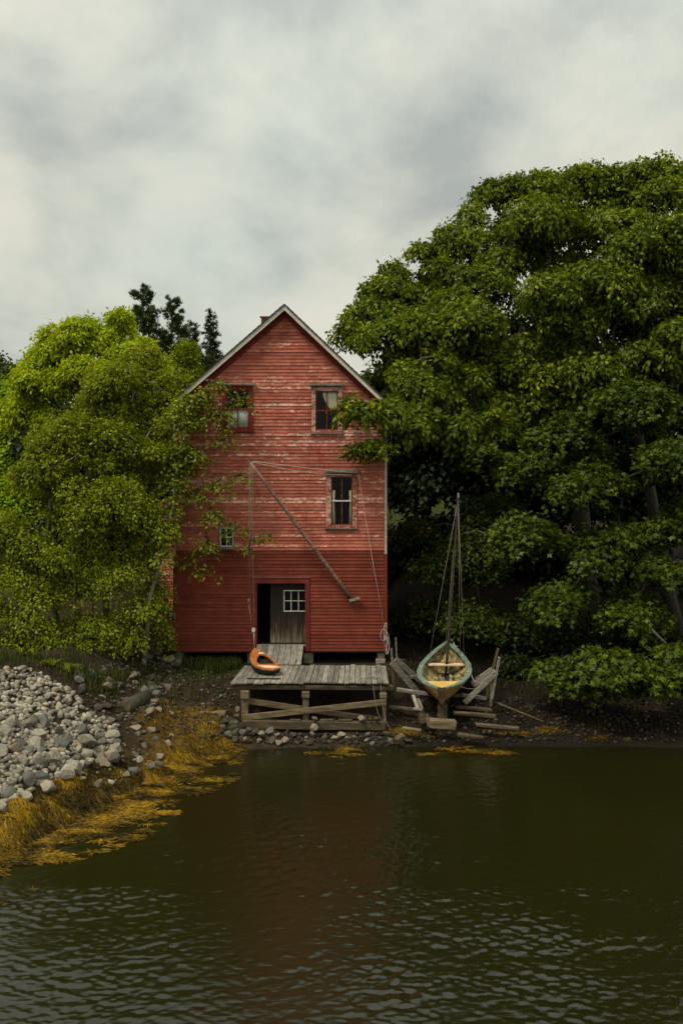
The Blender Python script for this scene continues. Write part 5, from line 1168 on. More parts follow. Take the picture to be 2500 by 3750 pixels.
def grow(name, label, cat, base, lobes, mat, bark, leaf=.2, per=150, spray=.75, nsp=26, shape=MAPLE, trunk_r=.22, seed=0, group=None, droop=.35, top=None, twig=.014, accents=0.0, flat=.65, trunk_pts=None, dead=0, branch_mat=None, fill=.3):
    """lobes: (centre, rx, ry, rz[, n]) ; trunk from base to the crown, limbs to each lobe, twigs to each leaf spray"""
    rng = np.random.default_rng(seed)
    t = thing(name, label, cat, tuple(base), group)
    base = Vector(base)
    cs = [Vector(l[0]) for l in lobes]
    ctr = sum(cs, Vector()) / len(cs)
    topp = Vector(top) if top else Vector((ctr.x * .7 + base.x * .3, ctr.y * .7 + base.y * .3, max(c.z for c in cs) * .8 + base.z * .2))
    if trunk_pts is None:
        trunk_pts = [base - Vector((0, 0, .3))] + [base + (topp - base) * q + Vector((rng.normal(0, .09), rng.normal(0, .09), 0)) * (topp - base).length * .12 for q in (.2, .45, .7, 1.0)]
    trunk_pts = [Vector(p) for p in trunk_pts]; nt = len(trunk_pts)
    MB().tube(trunk_pts, list(np.linspace(trunk_r, trunk_r * .28, nt)), 9).build('trunk', bark, t, True)
    limbs, twigs = MB(), MB()
    CC, NN, RR = [], [], []
    nodes = list(trunk_pts[1:])
    lobes = sorted(lobes, key=lambda l: min((Vector(l[0]) - p).length for p in trunk_pts[1:]))
    for l in lobes:
        c = Vector(l[0]); rx, ry, rz = l[1:4]
        n = l[4] if len(l) > 4 else max(5, int(nsp * (rx * rz + rx * ry + ry * rz) / 3))
        # limb: leaves the trunk below the lobe
        best = min(nodes, key=lambda p: (p - (c - Vector((0, 0, .2 * (c - p).length)))).length); nodes.append(c)
        mid = (best + c) / 2 + Vector((rng.normal(0, .15), rng.normal(0, .15), rng.uniform(0, .25)))
        r0 = min(trunk_r * .32, .075)
        limbs.tube([best, mid, c], [r0, r0 * .7, r0 * .35], 6)
        d = unit(rng.normal(0, 1, (n, 3))); d[:, 2] = np.where(d[:, 2] < -.3, -d[:, 2] * .5, d[:, 2])
        nfill = int(n * fill)
        k = rng.uniform(.72, 1.06, n); k[:nfill] = rng.uniform(.2, .7, nfill)
        pc = np.array(c)[None] + d * k[:, None] * np.array([[rx, ry, rz]])
        ok = ~inside_house(pc); pc, d2 = pc[ok], d[ok]
        nrm = unit(d2 / np.array([[rx, ry, rz]]) * (1 - flat) * min(rx, rz) + np.array([[0, 0, flat]]))
        CC.append(pc); NN.append(nrm); RR.append(spray * rng.uniform(.65, 1.25, len(pc)))
        for p in pc:
            p = Vector(p); m_ = (c + p) / 2 + Vector((rng.normal(0, .08), rng.normal(0, .08), -.05))
            twigs.tube([c, m_, p], [twig * 1.6, twig, twig * .4], 4, False)
    CC, NN, RR = np.concatenate(CC), np.concatenate(NN), np.concatenate(RR)
    pos, dr, no, sz, var = spray_leaves(rng, CC, NN, RR, per, leaf, droop)
    ok = ~inside_house(pos); pos, dr, no, sz, var = pos[ok], dr[ok], no[ok], sz[ok], var[ok]
    if accents: 
        a = rng.random(len(var)) < accents; var = np.where(a, 1.0, var * .9)
    V, Fc, nv = leaves(rng, pos, dr, no, sz, shape)
    link('crown', mesh_np('crown', V, Fc, {'var': np.repeat(var, nv)}), mat, t)
    o = limbs.build('limbs', branch_mat or bark, t, True); o['kind'] = 'stuff'
    o = twigs.build('twigs', branch_mat or bark, t); o['kind'] = 'stuff'
    if dead:
        for k in range(dead):
            i = rng.integers(len(CC)); p = Vector(CC[i]) + Vector((0, -.3, -.15))
            if p.y < 33.6: continue
            d = Vector((rng.normal(0, 1), -.5, rng.uniform(-.35, .3))).normalized(); L_ = rng.uniform(.5, 1.1)
            q = [p]
            for j in range(5):
                d = (d + Vector((rng.normal(0, .3), rng.normal(0, .2), rng.normal(.02, .3)))).normalized(); q.append(q[-1] + d * L_ / 5)
            tb = MB().tube(q, [.018, .015, .012, .009, .006, .003], 5)
            for j in (2, 3, 4):
                e2 = (d + Vector((rng.normal(0, .8), 0, rng.normal(.1, .6)))).normalized(); tb.tube([q[j], q[j] + e2 * L_ * .18 + Vector((0, 0, .03)), q[j] + e2 * L_ * .32], [.008, .006, .002], 4)
            tb.build('dead_branch', MAT['dead'], t, True)
    return t
def lob(px, py, Y, rx, ry, rz, n=None):
    return (P(px, py, Y), rx, ry, rz) + ((n,) if n else ())

def split(lobes, k, f, seed, zj=1.0, lo=.75, hi=1.3):
    r_ = random.Random(seed); res = []
    for l in lobes:
        c, rx, ry, rz = l[:4]
        for _ in range(k):
            d = Vector((r_.gauss(0, 1), r_.gauss(0, 1), r_.gauss(0, 1))).normalized() * r_.uniform(.55, 1.0)
            q = r_.uniform(lo, hi) * f
            res.append((c + Vector((d.x * rx, d.y * ry, d.z * rz * zj)), rx * q, ry * q, max(rz * q * r_.uniform(.9, 1.3), rx * q * .62)))
    return res
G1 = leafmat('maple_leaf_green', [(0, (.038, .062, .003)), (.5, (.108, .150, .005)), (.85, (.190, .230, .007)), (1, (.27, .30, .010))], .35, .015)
G1_SHADE = leafmat('shaded_maple_leaf', [(0, (.022, .038, .003)), (.5, (.056, .086, .005)), (.85, (.098, .135, .007)), (1, (.14, .17, .010))], .35, .015)  # darker copy of the maple leaf, shade put into its colour
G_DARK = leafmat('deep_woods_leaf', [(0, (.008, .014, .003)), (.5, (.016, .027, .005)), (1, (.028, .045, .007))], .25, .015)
G_UND = leafmat('ash_leaf', [(0, (.022, .034, .004)), (.5, (.050, .072, .007)), (.92, (.085, .11, .010)), (.97, (.36, .20, .02)), (1, (.50, .26, .02))], .35, .015)
G_LIME = leafmat('yellow_green_maple_leaf', [(0, (.16, .22, .004)), (.5, (.32, .40, .006)), (.9, (.44, .50, .010)), (1, (.52, .52, .015))], .4, .015)
G_LIME2 = leafmat('bright_green_leaf', [(0, (.12, .20, .004)), (.5, (.22, .33, .006)), (1, (.30, .42, .01))], .4, .015)
G_BIRCH = leafmat('birch_leaf', [(0, (.080, .100, .003)), (.5, (.195, .235, .006)), (.93, (.31, .34, .010)), (1, (.50, .38, .02))], .35, .015)
G_CHERRY = leafmat('cherry_leaf', [(0, (.070, .092, .005)), (.5, (.155, .190, .010)), (.93, (.25, .28, .016)), (1, (.42, .32, .03))], .35, .015)
G_PINE = leafmat('pine_needle', [(0, (.022, .036, .010)), (.5, (.045, .068, .018)), (1, (.075, .10, .026))], .1, .015)
G_SPR = leafmat('spruce_needle', [(0, (.018, .026, .010)), (.5, (.036, .048, .016)), (.8, (.06, .07, .022)), (1, (.10, .045, .022))], .1, .015)
G_FAR = leafmat('far_wood_leaf', [(0, (.024, .038, .010)), (.5, (.045, .066, .015)), (1, (.07, .10, .02))], .3, .015)

def gbase(px, Y):
    x = (px - 1250) / F * Y; return Vector((x, Y, H(x, Y)))
# the big maple over the right side
R1 = [lob(1880, 760, 41, 2.2, 2.2, 1.1), lob(2120, 735, 41, 2.2, 2.2, 1.1), lob(2380, 725, 41, 2.3, 2.2, 1.1), lob(2600, 760, 40, 2, 2, 1.1),
      lob(1800, 930, 39.5, 2.0, 2, .9), lob(2060, 890, 38, 2.5, 2, 1.0), lob(2370, 890, 37.5, 2.5, 2, 1.0), lob(2620, 950, 37, 1.8, 1.8, 1),
      lob(1640, 1030, 39.5, 1.6, 1.8, .9), lob(1500, 1120, 39, 1.5, 1.6, .9), lob(1690, 1080, 37.5, 2.1, 1.7, .85), lob(1970, 1060, 37, 2.2, 1.7, .85), lob(2290, 1070, 36.5, 2.3, 1.7, .85), lob(2560, 1130, 36, 1.8, 1.6, .9),
      lob(1375, 1180, 39, 1.2, 1.4, .95), lob(1500, 1230, 37, 1.7, 1.5, .8), lob(1790, 1250, 36, 2.1, 1.5, .8), lob(2100, 1240, 36, 2.1, 1.5, .8), lob(2430, 1270, 35.5, 2.1, 1.5, .85),
      lob(1435, 1370, 37.2, 1.1, 1.3, .8), lob(1620, 1400, 35.5, 1.7, 1.3, .75), lob(1920, 1420, 36, 1.8, 1.4, .75), lob(2260, 1400, 35, 2.0, 1.4, .75),
      lob(1500, 1520, 34.6, 1.1, 1.0, .6), lob(1720, 1540, 35, 1.5, 1.2, .65)]
R1b = [lob(1420, 1500, 32.4, .75, .35, .28, 9), lob(1335, 1500, 32.2, .42, .25, .18, 6), lob(1275, 1490, 32.1, .18, .15, .13, 3), lob(1390, 1640, 32.3, .5, .3, .2, 6), lob(1320, 1640, 32.2, .38, .2, .14, 4), lob(1480, 1560, 33, .8, .6, .4, 9)]
R1 = split(R1, 7, .47, 4, 1.3, .4, 1.3) + [(l[0] + Vector((0, 1.6, -.3)), l[1], l[2] * .7, l[3], 13) for l in R1 if l[0].x > 2.0]
R1 += [lob(1800, 690, 41, .5, .6, .45), lob(1890, 680, 41, .8, .8, .5), lob(1990, 665, 41, .8, .8, .5), lob(2120, 650, 41, .9, .8, .5), lob(2260, 640, 41, .9, .8, .5), lob(2400, 640, 41, .9, .8, .5), lob(2500, 650, 40.5, .8, .8, .5), lob(1310, 1210, 39.2, .7, .8, .8), lob(1255, 1240, 39.5, .5, .6, .6), lob(1390, 1100, 39.4, .7, .8, .6), lob(1450, 1000, 39.6, .6, .8, .5), lob(1560, 930, 39.8, .7, .8, .5), lob(1650, 870, 40, .7, .8, .5), lob(1730, 790, 40.5, .6, .8, .5)]
R1 = R1 + R1b
grow('maple_tree', 'huge spreading green maple whose crown fills the right side above the boat', 'tree', gbase(2160, 40), R1, G1, MAT['bark'], leaf=.20, per=330, spray=.48, nsp=30, shape=LEAF, trunk_r=.42, seed=1, dead=12, droop=.3, flat=.22, fill=.3)
R2 = [lob(2420, 1490, 34, 1.9, 1.4, .6), lob(2120, 1600, 34, 1.8, 1.3, .6), lob(2430, 1690, 32.5, 1.6, 1.1, .55), lob(1860, 1680, 34, 1.4, 1.1, .55), lob(2140, 1790, 33, 1.5, 1.1, .5), lob(2470, 1880, 32, 1.3, 1.0, .55),
      lob(2000, 1940, 32.5, 1.3, 1.0, .5), lob(2270, 2010, 32, 1.5, 1.0, .45), lob(2090, 2190, 31.3, 1.1, .9, .45), lob(2350, 2230, 31.5, 1.3, 1, .45), lob(2520, 2080, 31, 1.0, .9, .5),
      lob(2070, 2465, 30, .75, .7, .32), lob(2230, 2440, 29.8, 1.2, .9, .45), lob(2440, 2440, 29.6, 1.2, .9, .45)]
R2 = split(R2, 4, .55, 5) + [lob(2130, 2500, 29.8, .6, .5, .22), lob(2300, 2510, 29.6, .7, .5, .22), lob(2450, 2500, 29.4, .7, .5, .25), lob(2020, 2440, 30.2, .4, .4, .22)]
grow('maple_tree', 'lower green maple with tiers of branches hanging over the dark shore at the right', 'tree', gbase(2480, 36), R2, G1_SHADE, MAT['bark'], leaf=.17, per=230, spray=.46, nsp=52, droop=.32, flat=.5, trunk_r=.3, seed=2, dead=14, trunk_pts=[gbase(2480, 36), P(2430, 2100, 35.5), P(2380, 1800, 35), P(2330, 1550, 35), P(2280, 1400, 35.2)])
R3 = [lob(1690, 1960, 35, 1.2, 1.1, .7), lob(1610, 2130, 35, 1.0, 1.0, .75), lob(1790, 2090, 34.5, 1.2, 1.1, .7), lob(1730, 2270, 34.3, 1.1, .9, .6), lob(1890, 2250, 33.8, .9, .8, .6), lob(1560, 2260, 35.6, .8, .8, .6), lob(1830, 1850, 35.5, 1.1, 1, .6), lob(1560, 1950, 36.5, .7, .8, .6)]
R3 = split(R3, 3, .6, 6)
grow('ash_tree', 'thin understory tree with a few orange leaves growing behind the boat mast', 'tree', gbase(1760, 36.5), R3, G_UND, MAT['bark'], leaf=.15, per=230, spray=.55, nsp=30, shape=KITE, trunk_r=.1, seed=3, accents=.004, dead=5)
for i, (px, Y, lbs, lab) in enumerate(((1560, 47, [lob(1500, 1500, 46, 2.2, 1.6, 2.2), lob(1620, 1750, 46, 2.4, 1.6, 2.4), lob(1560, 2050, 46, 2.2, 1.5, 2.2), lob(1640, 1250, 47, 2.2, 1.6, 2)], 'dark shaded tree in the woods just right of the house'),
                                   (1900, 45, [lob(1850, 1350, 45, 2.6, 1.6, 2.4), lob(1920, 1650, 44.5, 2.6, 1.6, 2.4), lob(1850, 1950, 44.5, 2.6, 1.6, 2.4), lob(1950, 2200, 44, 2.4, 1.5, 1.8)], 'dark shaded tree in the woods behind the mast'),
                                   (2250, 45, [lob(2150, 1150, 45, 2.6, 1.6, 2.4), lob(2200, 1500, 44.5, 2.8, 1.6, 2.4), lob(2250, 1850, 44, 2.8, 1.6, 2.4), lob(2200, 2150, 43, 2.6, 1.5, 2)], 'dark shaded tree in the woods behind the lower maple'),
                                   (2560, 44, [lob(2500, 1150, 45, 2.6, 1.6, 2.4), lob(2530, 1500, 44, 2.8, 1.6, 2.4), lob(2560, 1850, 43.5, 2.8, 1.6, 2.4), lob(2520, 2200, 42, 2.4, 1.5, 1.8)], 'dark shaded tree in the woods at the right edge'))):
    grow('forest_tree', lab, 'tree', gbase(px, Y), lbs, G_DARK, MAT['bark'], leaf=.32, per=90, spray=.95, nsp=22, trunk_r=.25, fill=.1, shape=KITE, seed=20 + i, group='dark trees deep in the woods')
# left side
L1 = [lob(215, 1330, 40, 1.1, 1.2, .9), lob(310, 1235, 40, 1.1, 1.2, .8), lob(420, 1235, 40.5, 1.0, 1.2, .6), lob(510, 1290, 41, .7, 1, .5), lob(180, 1440, 39, 1.1, 1.1, .8), lob(310, 1390, 38.8, 1.2, 1.1, .8), lob(460, 1350, 38.8, 1.2, 1.1, .8), lob(90, 1500, 40, .9, 1, .7), lob(560, 1330, 40, .8, 1, .7)]
L1 += [lob(190, 1245, 40, .3, .3, .35), lob(345, 1205, 40, .3, .3, .3), lob(440, 1175, 40.5, .25, .25, .3), lob(110, 1370, 40, .3, .3, .4)]
L1 = split(L1, 6, .52, 7, 1.2, .45, 1.3)
grow('maple_tree', 'bright yellow-green maple rounded against the sky behind the birches', 'tree', gbase(330, 41), L1, G_LIME, MAT['bark'], leaf=.17, per=360, spray=.45, nsp=85, shape=LEAF, trunk_r=.25, seed=5, droop=.3, flat=.4)
L2 = [lob(300, 1490, 32.5, .9, .9, .8), lob(400, 1420, 33, .8, .8, .8), lob(210, 1600, 32.2, .9, .9, .8), lob(360, 1650, 31.8, 1.0, .9, .8), lob(170, 1780, 31.6, 1.0, .9, .8), lob(330, 1840, 31.4, 1.0, .9, .8), lob(90, 1960, 31.2, 1.0, .9, .8), lob(250, 2010, 31, 1.1, .9, .8)]
L2 = split(L2, 7, .5, 8, 1.2, .45, 1.3)
grow('birch_tree', 'leafy birch with a pale trunk, leftmost of the shore trees', 'tree', gbase(215, 31.8), L2, G_BIRCH, MAT['birch'], leaf=.105, per=480, spray=.42, nsp=75, flat=.15, shape=KITE, trunk_r=.11, seed=6, droop=.2, trunk_pts=[gbase(215, 31.8) - Vector((0, 0, .2)), P(195, 2180, 31.7), P(168, 1990, 31.7), P(190, 1800, 31.8), P(260, 1560, 32.2)], accents=.006)
L3 = [lob(520, 1430, 33.5, .9, .9, .8), lob(610, 1430, 34, .7, .8, .6), lob(680, 1390, 34.5, .4, .5, .4), lob(555, 1340, 35, .6, .7, .5), lob(470, 1560, 32.8, .9, .9, .8), lob(610, 1530, 33, .8, .8, .7), lob(500, 1720, 32.2, .9, .9, .8), lob(600, 1720, 32.6, .7, .7, .7), lob(440, 1900, 31.8, .9, .9, .8), lob(540, 1930, 31.8, .8, .8, .7), lob(660, 1470, 33.6, .5, .5, .6)]
L3 += [lob(690, 1330, 34.5, .2, .2, .35), lob(480, 1340, 34, .3, .3, .4)]
L3 = split(L3, 7, .5, 9, 1.3, .45, 1.3)
grow('birch_tree', 'taller dull green birch between the leftmost birch and the house', 'tree', gbase(375, 32.2), L3, G_BIRCH, MAT['birch'], leaf=.105, per=480, spray=.42, nsp=75, flat=.15, shape=KITE, trunk_r=.12, seed=7, droop=.2, trunk_pts=[gbase(400, 32.4) - Vector((0, 0, .2)), P(375, 2100, 32.3), P(362, 1880, 32.3), P(400, 1650, 32.6), P(520, 1400, 33.5)], accents=.004)
L4 = [lob(690, 1560, 32.3, .5, .3, .5, 12), lob(730, 1450, 32.4, .5, .3, .35, 10), lob(800, 1400, 32.4, .35, .2, .2, 6), lob(800, 1520, 32.3, .5, .3, .35, 9), lob(880, 1455, 32.4, .25, .15, .15, 3), lob(835, 1610, 32.2, .4, .25, .25, 6), lob(720, 1680, 32.2, .5, .3, .4, 9), lob(790, 1770, 32.2, .4, .25, .3, 6), lob(880, 1740, 32.2, .3, .2, .25, 4), lob(690, 1810, 32.1, .5, .3, .4, 8), lob(790, 1880, 32.1, .4, .25, .3, 6), lob(760, 1990, 32.0, .4, .25, .3, 6), lob(860, 1930, 32.1, .3, .2, .22, 4), lob(960, 1960, 32.1, .3, .15, .15, 3), lob(690, 2060, 32.0, .3, .2, .25, 4), lob(910, 2010, 32.1, .2, .15, .2, 2), lob(740, 2090, 32, .25, .15, .15, 3), lob(650, 1680, 32.6, .5, .4, .6, 9), lob(620, 1950, 31.9, .4, .4, .5, 8), lob(640, 1760, 31.9, .4, .3, .5, 8), lob(655, 1640, 32.0, .35, .3, .4, 7), lob(625, 1860, 31.6, .4, .3, .4, 8), lob(590, 2030, 31.3, .35, .3, .35, 7)]
grow('cherry_tree', 'leaning cherry tree with pale trunk trailing sparse branches across the house front', 'tree', gbase(528, 31.5), L4, G_CHERRY, MAT['birch'], leaf=.125, per=260, spray=.38, nsp=30, shape=KITE, trunk_r=.078, seed=8, droop=.7, fill=.2, trunk_pts=[gbase(528, 31.5) - Vector((0, 0, .2)), P(548, 2190, 31.5), P(590, 2050, 31.7), P(628, 1900, 31.9), P(645, 1720, 32.2), P(680, 1540, 32.3)], accents=.01, branch_mat=MAT['bark'])
# sparse small branch trailing down to the boathouse front is part of the cherry; shrubs below
for i, (px, Y, lbs, lab, mt) in enumerate(((120, 30.4, [lob(40, 2130, 30.5, .9, .8, .7), lob(150, 2190, 30.3, .9, .8, .65), lob(90, 2280, 30, .9, .7, .5), lob(110, 2080, 31, 1.2, .7, .7), lob(40, 2350, 29.8, .8, .5, .35), lob(190, 2350, 29.8, .8, .5, .35), lob(-30, 2250, 30, .8, .7, .6)], 'leafy bush under the leftmost birch above the stone pile', G_BIRCH),
                                           (330, 30.9, [lob(270, 2180, 30.9, .9, .8, .7), lob(390, 2160, 31, .9, .8, .7), lob(330, 2290, 30.6, .9, .7, .5), lob(290, 2080, 31.4, 1.2, .7, .7), lob(330, 2370, 30.2, .8, .5, .3), lob(440, 2345, 30.8, .6, .5, .35), lob(420, 2290, 30.8, .7, .6, .5)], 'leafy bush in the middle of the left bank', G_BIRCH),
                                           (520, 31.4, [lob(470, 2090, 31.5, .8, .8, .7), lob(520, 2230, 31.3, .8, .7, .55), lob(450, 2330, 31, .6, .6, .35), lob(570, 2160, 32, .5, .5, .6), lob(560, 2290, 31.9, .5, .5, .45), lob(600, 2350, 32.2, .3, .3, .25)], 'dark leafy bush next to the left corner of the house', G_BIRCH))):
    grow('bush', lab, 'bush', gbase(px, Y), lbs, mt, MAT['bark'], leaf=.09, per=560, spray=.40, nsp=50, flat=.45, shape=KITE, trunk_r=.05, seed=30 + i, group='bushes along the top of the left bank', accents=.008)
L6 = [lob(0, 1450, 46, 1.2, 1.2, .9), lob(70, 1520, 45.5, 1.2, 1.2, 1), lob(20, 1640, 45, 1.5, 1.3, 1), lob(90, 1760, 44, 1.5, 1.3, 1), lob(0, 1850, 43, 1.5, 1.3, 1), lob(-80, 1600, 45, 1.3, 1.3, 1.2)]
grow('broadleaf_tree', 'fresh lime green tree at the left edge behind the birch', 'tree', gbase(30, 46), L6, G_LIME2, MAT['bark'], leaf=.18, per=200, spray=.65, nsp=34, shape=KITE, trunk_r=.2, seed=9)
for i, (px, Y, lbs, lab) in enumerate(((350, 44, [lob(250, 1650, 44, 2.2, 1.4, 2), lob(450, 1600, 44, 2.2, 1.4, 2), lob(350, 1950, 43, 2.4, 1.4, 2), lob(540, 1900, 43.5, 1.8, 1.2, 2)], 'dark tree filling the gaps behind the birches'), (120, 48, [lob(100, 1950, 48, 2.5, 1.4, 2), lob(150, 2200, 46, 2.6, 1.4, 2)], 'dark tree low at the left behind the bushes'))):
    grow('forest_tree', lab, 'tree', gbase(px, Y), lbs, G_DARK, MAT['bark'], leaf=.30, per=90, spray=.9, nsp=20, trunk_r=.2, fill=.1, shape=KITE, seed=50 + i, group='dark trees deep in the woods')
for i, (px, Y, lbs, lab) in enumerate(((40, 95, [lob(20, 1380, 95, 3, 2.4, 2.2), lob(80, 1420, 94, 2.6, 2.2, 2), lob(30, 1500, 92, 3, 2.4, 2.4)], 'far dark green tree on the skyline at the left edge'), (130, 98, [lob(130, 1400, 98, 2.6, 2.4, 2.2), lob(160, 1480, 97, 3, 2.4, 2.4)], 'far dark green tree on the skyline next to the yellow-green maple'), (-90, 90, [lob(-60, 1370, 90, 3, 2.4, 2.4), lob(-90, 1480, 89, 3.4, 2.4, 2.8)], 'far tree on the skyline beyond the left edge'))):
    grow('far_tree', lab, 'tree', gbase(px, Y), lbs, G_FAR, MAT['bark'], leaf=.42, per=40, spray=1.3, nsp=6, trunk_r=.3, seed=60 + i, group='far trees on the left skyline')

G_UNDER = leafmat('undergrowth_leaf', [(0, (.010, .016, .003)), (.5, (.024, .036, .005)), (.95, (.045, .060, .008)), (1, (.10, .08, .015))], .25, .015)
for i, (px, Y, w_, lab) in enumerate(((1500, 36.5, 1.0, 'low dark bush between the house corner and the boat mast'), (1640, 35.6, 1.1, 'low dark bush straight behind the boat bow'), (1790, 35.0, 1.2, 'low dark bush behind the right cradle arm'), (1930, 34.4, 1.2, 'low dark bush on the shaded bank left of the hanging maple tier'), (2080, 34.2, 1.3, 'low dark bush behind the left end of the hanging maple tier'), (2250, 33.8, 1.3, 'low dark bush behind the middle of the hanging maple tier'), (2430, 33.4, 1.3, 'low dark bush at the right edge behind the hanging maple tier'), (1890, 32.6, .6, 'small dark shrub on the bare bank right of the cradle'))):
    b0 = gbase(px, Y); r_ = random.Random(i + 90)
    lbs = [(b0 + Vector((r_.uniform(-.7, .7) * w_, r_.uniform(-.3, .3), w_ * r_.uniform(.25, .9))), w_ * .55, w_ * .45, w_ * .4) for _ in range(6)]
    grow('bush', lab, 'bush', b0, lbs, G_UNDER, MAT['bark'], leaf=.13, per=240, spray=.4, nsp=36, shape=KITE, trunk_r=.04, seed=130 + i, group='bushes on the shaded right bank', flat=.45)
def woods(name, label, x0, x1, Y, z0, z1, n, seed):
    rng = np.random.default_rng(seed); x_ = rng.uniform(x0, x1, n); y_ = Y + rng.normal(0, 1.3, n); zz = rng.uniform(0, 1, n)
    tops = z0 + (z1 - z0) * (.6 + .4 * vnoise(x_, y_ * 0, .45, seed)); gz = height(x_, y_)
    p = np.stack([x_, y_, gz + (tops - gz) * zz], 1)
    V, Fc, nv = leaves(rng, p, rng.normal(0, 1, (n, 3)) + np.array([[0, 0, -.3]]), rng.normal(0, 1, (n, 3)) + np.array([[0, -.4, .8]]), rng.uniform(.3, .65, n), KITE)
    return tag(link(name, mesh_np(name, V, Fc, {'var': np.repeat(rng.random(n), nv)}), G_DARK), label, 'woods', None, 'stuff')
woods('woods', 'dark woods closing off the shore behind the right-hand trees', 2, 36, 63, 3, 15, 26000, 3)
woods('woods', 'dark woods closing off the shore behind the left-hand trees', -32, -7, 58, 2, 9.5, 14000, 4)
# conifers
def conifer(name, label, px, pytop, Y, wid, mat, seed, whorls, pine=False, group='conifers behind the maple', hgt=None):
    rng = np.random.default_rng(seed); b0 = gbase(px, Y); tp = P(px, pytop, Y); hgt = tp.z - b0.z
    t = thing(name, label, 'tree', tuple(b0), group)
    MB().tube([b0 - Vector((0, 0, .3)), b0 + (tp - b0) * .5, tp], [.2, .12, .015], 8).build('trunk', MAT['bark'], t, True)
    br = MB(); C_, D_, S_ = [], [], []
    nb = whorls * (11 if pine else 12)
    for k in range(nb):
        f = ((k + rng.random()) / nb) ** .85; zz = tp.z - .1 - f * hgt * .75
        ln = wid * (.10 + .9 * f ** (.55 if pine else .85)) * rng.uniform(.55, 1.2)
        a = rng.uniform(0, 6.28)
        up = (rng.uniform(.55, 1.3) if pine else .3) * (1 - .55 * f) + rng.normal(0, .12) - (0 if pine else .35 * f)
        d = Vector((math.cos(a), math.sin(a), up)).normalized(); L_ = ln
        s0 = Vector((tp.x, b0.y, zz)); bend = Vector((0, 0, (.16 if pine else -.05) * L_))
        e1 = s0 + d * L_ + bend
        br.tube([s0, s0 + d * L_ * .5, e1], [.028, .018, .006], 4, False)
        m_ = int(max(10, (56 if pine else 46) * L_))
        q = rng.uniform(.3 if pine else .1, 1.03, m_) ** (.7 if pine else .9)
        C_.append(np.array(s0)[None] + np.array(d)[None] * (q * L_)[:, None] + np.array(bend)[None] * (q ** 2)[:, None] + rng.normal(0, .045 + .045 * L_, (m_, 3)) * np.array([[1, 1, .6]]))
        D_.append(np.array(d)[None] * (.9 if pine else .5) + rng.normal(0, .55, (m_, 3)) + np.array([[0, 0, .6 if pine else -.1]]))
        S_.append(rng.uniform(.14, .28, m_))
    C_, D_, S_ = map(np.concatenate, (C_, D_, S_))
    tuft = (np.concatenate([NEEDLE[0], NEEDLE[0][:, [0, 1, 2]] * np.array([[1, .9, 1]]) @ np.array([[.8, .5, 0], [-.5, .8, 0.1], [0, 0, 1]]), NEEDLE[0] @ np.array([[.8, -.5, 0], [.5, .8, -.1], [0, 0, 1]])]), np.concatenate([NEEDLE[1], NEEDLE[1] + 4, NEEDLE[1] + 8]))
    V, Fc, nv = leaves(rng, C_, D_, rng.normal(0, 1, C_.shape), S_, tuft)
    var = np.clip(rng.normal(.5, .22, len(C_)) + .0, 0, 1)
    link('crown', mesh_np('crown', V, Fc, {'var': np.repeat(var, nv)}), mat, t)
    o = br.build('branches', MAT['bark'], t); o['kind'] = 'stuff'
    return t
conifer('pine_tree', 'tallest dark pine behind the yellow-green maple', 525, 1052, 52, 2.0, G_PINE, 71, 15, True)
conifer('pine_tree', 'pine with upswept shoots right of the tallest pine', 628, 1095, 53, 1.7, G_PINE, 72, 14, True)
conifer('pine_tree', 'shorter pine between the upswept pine and the pointed spruce', 695, 1180, 54, 1.6, G_PINE, 73, 12, True)
conifer('spruce_tree', 'pointed dark spruce with brown cones just left of the house roof', 770, 1128, 53, 1.55, G_SPR, 74, 20)
conifer('pine_tree', 'low pine right behind the left roof slope', 735, 1290, 50, 1.8, G_PINE, 75, 12, True)

# ------------------------------------------------------------------ grass, ferns, weeds
def blades(name, label, pts, hmin, hmax, mat, seed, wid=.012):
    rng = np.random.default_rng(seed); n = len(pts); h = rng.uniform(hmin, hmax, n); a = rng.uniform(0, 6.28, n); ln = rng.uniform(.1, .6, n) * h
    dx, dy = np.cos(a), np.sin(a); wv = wid * rng.uniform(.6, 1.3, n)
    b_ = np.asarray(pts); px_, py_ = -dy * wv, dx * wv
    v0 = b_ + np.stack([px_, py_, np.full(n, -.02)], 1); v1 = b_ - np.stack([px_, py_, np.full(n, .02)], 1)
    v2 = b_ + np.stack([dx * ln * .4 - px_ * .7, dy * ln * .4 - py_ * .7, h * .65], 1); v3 = b_ + np.stack([dx * ln * .4 + px_ * .7, dy * ln * .4 + py_ * .7, h * .65], 1)
    v4 = b_ + np.stack([dx * ln, dy * ln, h], 1)
    V = np.stack([v0, v1, v2, v3, v4], 1).reshape(-1, 3); k = np.arange(n)[:, None] * 5
    Fc = np.concatenate([k + np.array([[0, 1, 2]]), k + np.array([[0, 2, 3]]), k + np.array([[3, 2, 4]])])
    return tag(link(name, mesh_np(name, V, Fc, {'var': np.repeat(rng.random(n), 5)}), mat), label, 'grass', None, 'stuff')
G_GRASS = leafmat('shore_grass', [(0, (.025, .034, .006)), (.6, (.06, .08, .012)), (1, (.11, .11, .025))], .3, .015)
blades('grass', 'tufts of grass in front of the dark gap under the house', scatter(rk, [(660, 2405), (880, 2400), (880, 2450), (800, 2470), (680, 2450)], 3000, (-6, -2, 30, 33.3)), .08, .32, G_GRASS, 5)
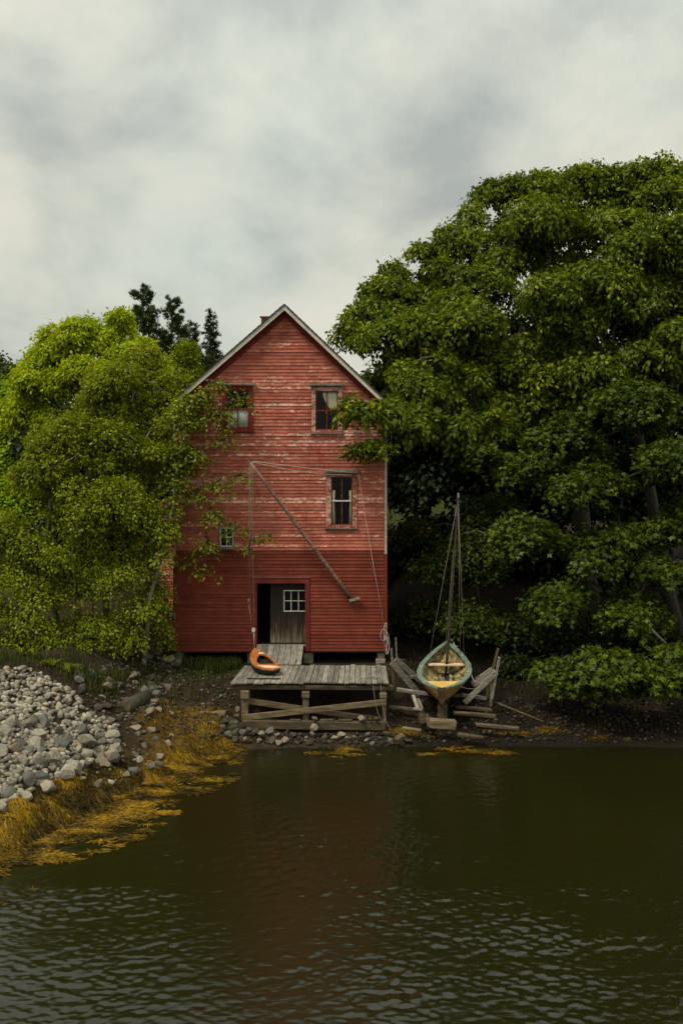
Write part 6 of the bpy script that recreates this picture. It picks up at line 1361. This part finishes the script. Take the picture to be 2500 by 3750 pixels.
blades('grass', 'rough grass and weeds at the top of the stone pile', np.concatenate([scatter(rk, [(-200, 2400), (300, 2400), (330, 2470), (340, 2540), (230, 2500), (120, 2450), (-200, 2440)], 900, (-13, -4, 25, 33)), scatter(rk, [(280, 2470), (480, 2470), (420, 2560), (330, 2560)], 500, (-9, -4, 25, 32)), scatter(rk, [(480, 2440), (840, 2450), (840, 2560), (500, 2600)], 500, (-9, -2, 27, 33))]), .08, .4, G_GRASS, 6)
def litter(label, pts, mat, seed):
    rng = np.random.default_rng(seed); n = len(pts)
    V, Fc, nv = leaves(rng, pts + np.array([[0, 0, .012]]), rng.normal(0, 1, (n, 3)) * np.array([[1, 1, .25]]), np.array([[0, 0, 1.0]]) + rng.normal(0, .3, (n, 3)), rng.uniform(.04, .11, n), KITE)
    return tag(link('leaf_litter', mesh_np('leaf_litter', V, Fc, {'var': np.repeat(rng.random(n), nv)}), mat), label, 'leaves', None, 'stuff')
G_LIT = leafmat('fallen_leaf', [(0, (.018, .011, .005)), (.6, (.055, .034, .014)), (.9, (.12, .075, .03)), (1, (.24, .16, .06))], .1, .015)
litter('fallen leaves and twigs strewn over the dark right bank', scatter(rk, [(1420, 2380), (2560, 2330), (2560, 2700), (1420, 2690)], 3600, (1, 13, 26, 36)), G_LIT, 15)
litter('fallen leaves on the muddy slope left of the landing stage', scatter(rk, [(420, 2400), (880, 2420), (860, 2640), (560, 2660), (400, 2560)], 1600, (-9, -2, 27, 34)), G_LIT, 16)
blades('grass', 'sparse dark grass on the shaded right bank', scatter(rk, [(1500, 2350), (2560, 2330), (2560, 2560), (1500, 2560)], 1500, (1, 13, 28, 36)), .06, .3, G_UNDER, 17)
def fern(label, px, py, Y, n, ln, seed):
    rng = np.random.default_rng(seed); b0 = P(px, py, Y); b0.z = H(b0.x, b0.y); t = thing('fern', label, 'fern', tuple(b0), 'ferns above the stone pile')
    for k in range(n):
        a = rng.uniform(0, 6.28); L_ = ln * rng.uniform(.7, 1.1); d = Vector((math.cos(a), math.sin(a), 0))
        pts = [b0 + d * L_ * q * .9 + Vector((0, 0, L_ * (1.1 * q - .95 * q * q))) for q in np.linspace(0, 1, 7)]
        fr = MB(); sd = Vector((-d.y, d.x, 0))
        for i in range(1, 7):
            wv = .14 * L_ * (1.25 - i / 6) * 1.6
            for s2 in (-1, 1):
                p = pts[i - 1]; q = pts[i]
                fr.poly([p, p + (q - p) * .6, (p + q) / 2 + sd * s2 * wv + (q - p) * .5], [(0, 1, 2)])
        me = fr.mesh('frond'); at = me.attributes.new('var', 'FLOAT', 'POINT'); at.data.foreach_set('value', np.full(len(me.vertices), rng.random(), dtype=np.float32))
        link('frond', me, G_BIRCH, t)
fern('green fern at the foot of the bushes beside the white boulder', 240, 2455, 28.6, 11, .6, 1)
fern('smaller fern left of the first one above the stone pile', 190, 2448, 28.5, 9, .5, 2)
fern('fern tuft under the bushes near the left edge', 90, 2420, 28.6, 9, .6, 3)
print('SCENE DONE', sum(len(o.data.loop_triangles) or sum(len(p.vertices)-2 for p in o.data.polygons) for o in COL.objects if o.type=='MESH'))
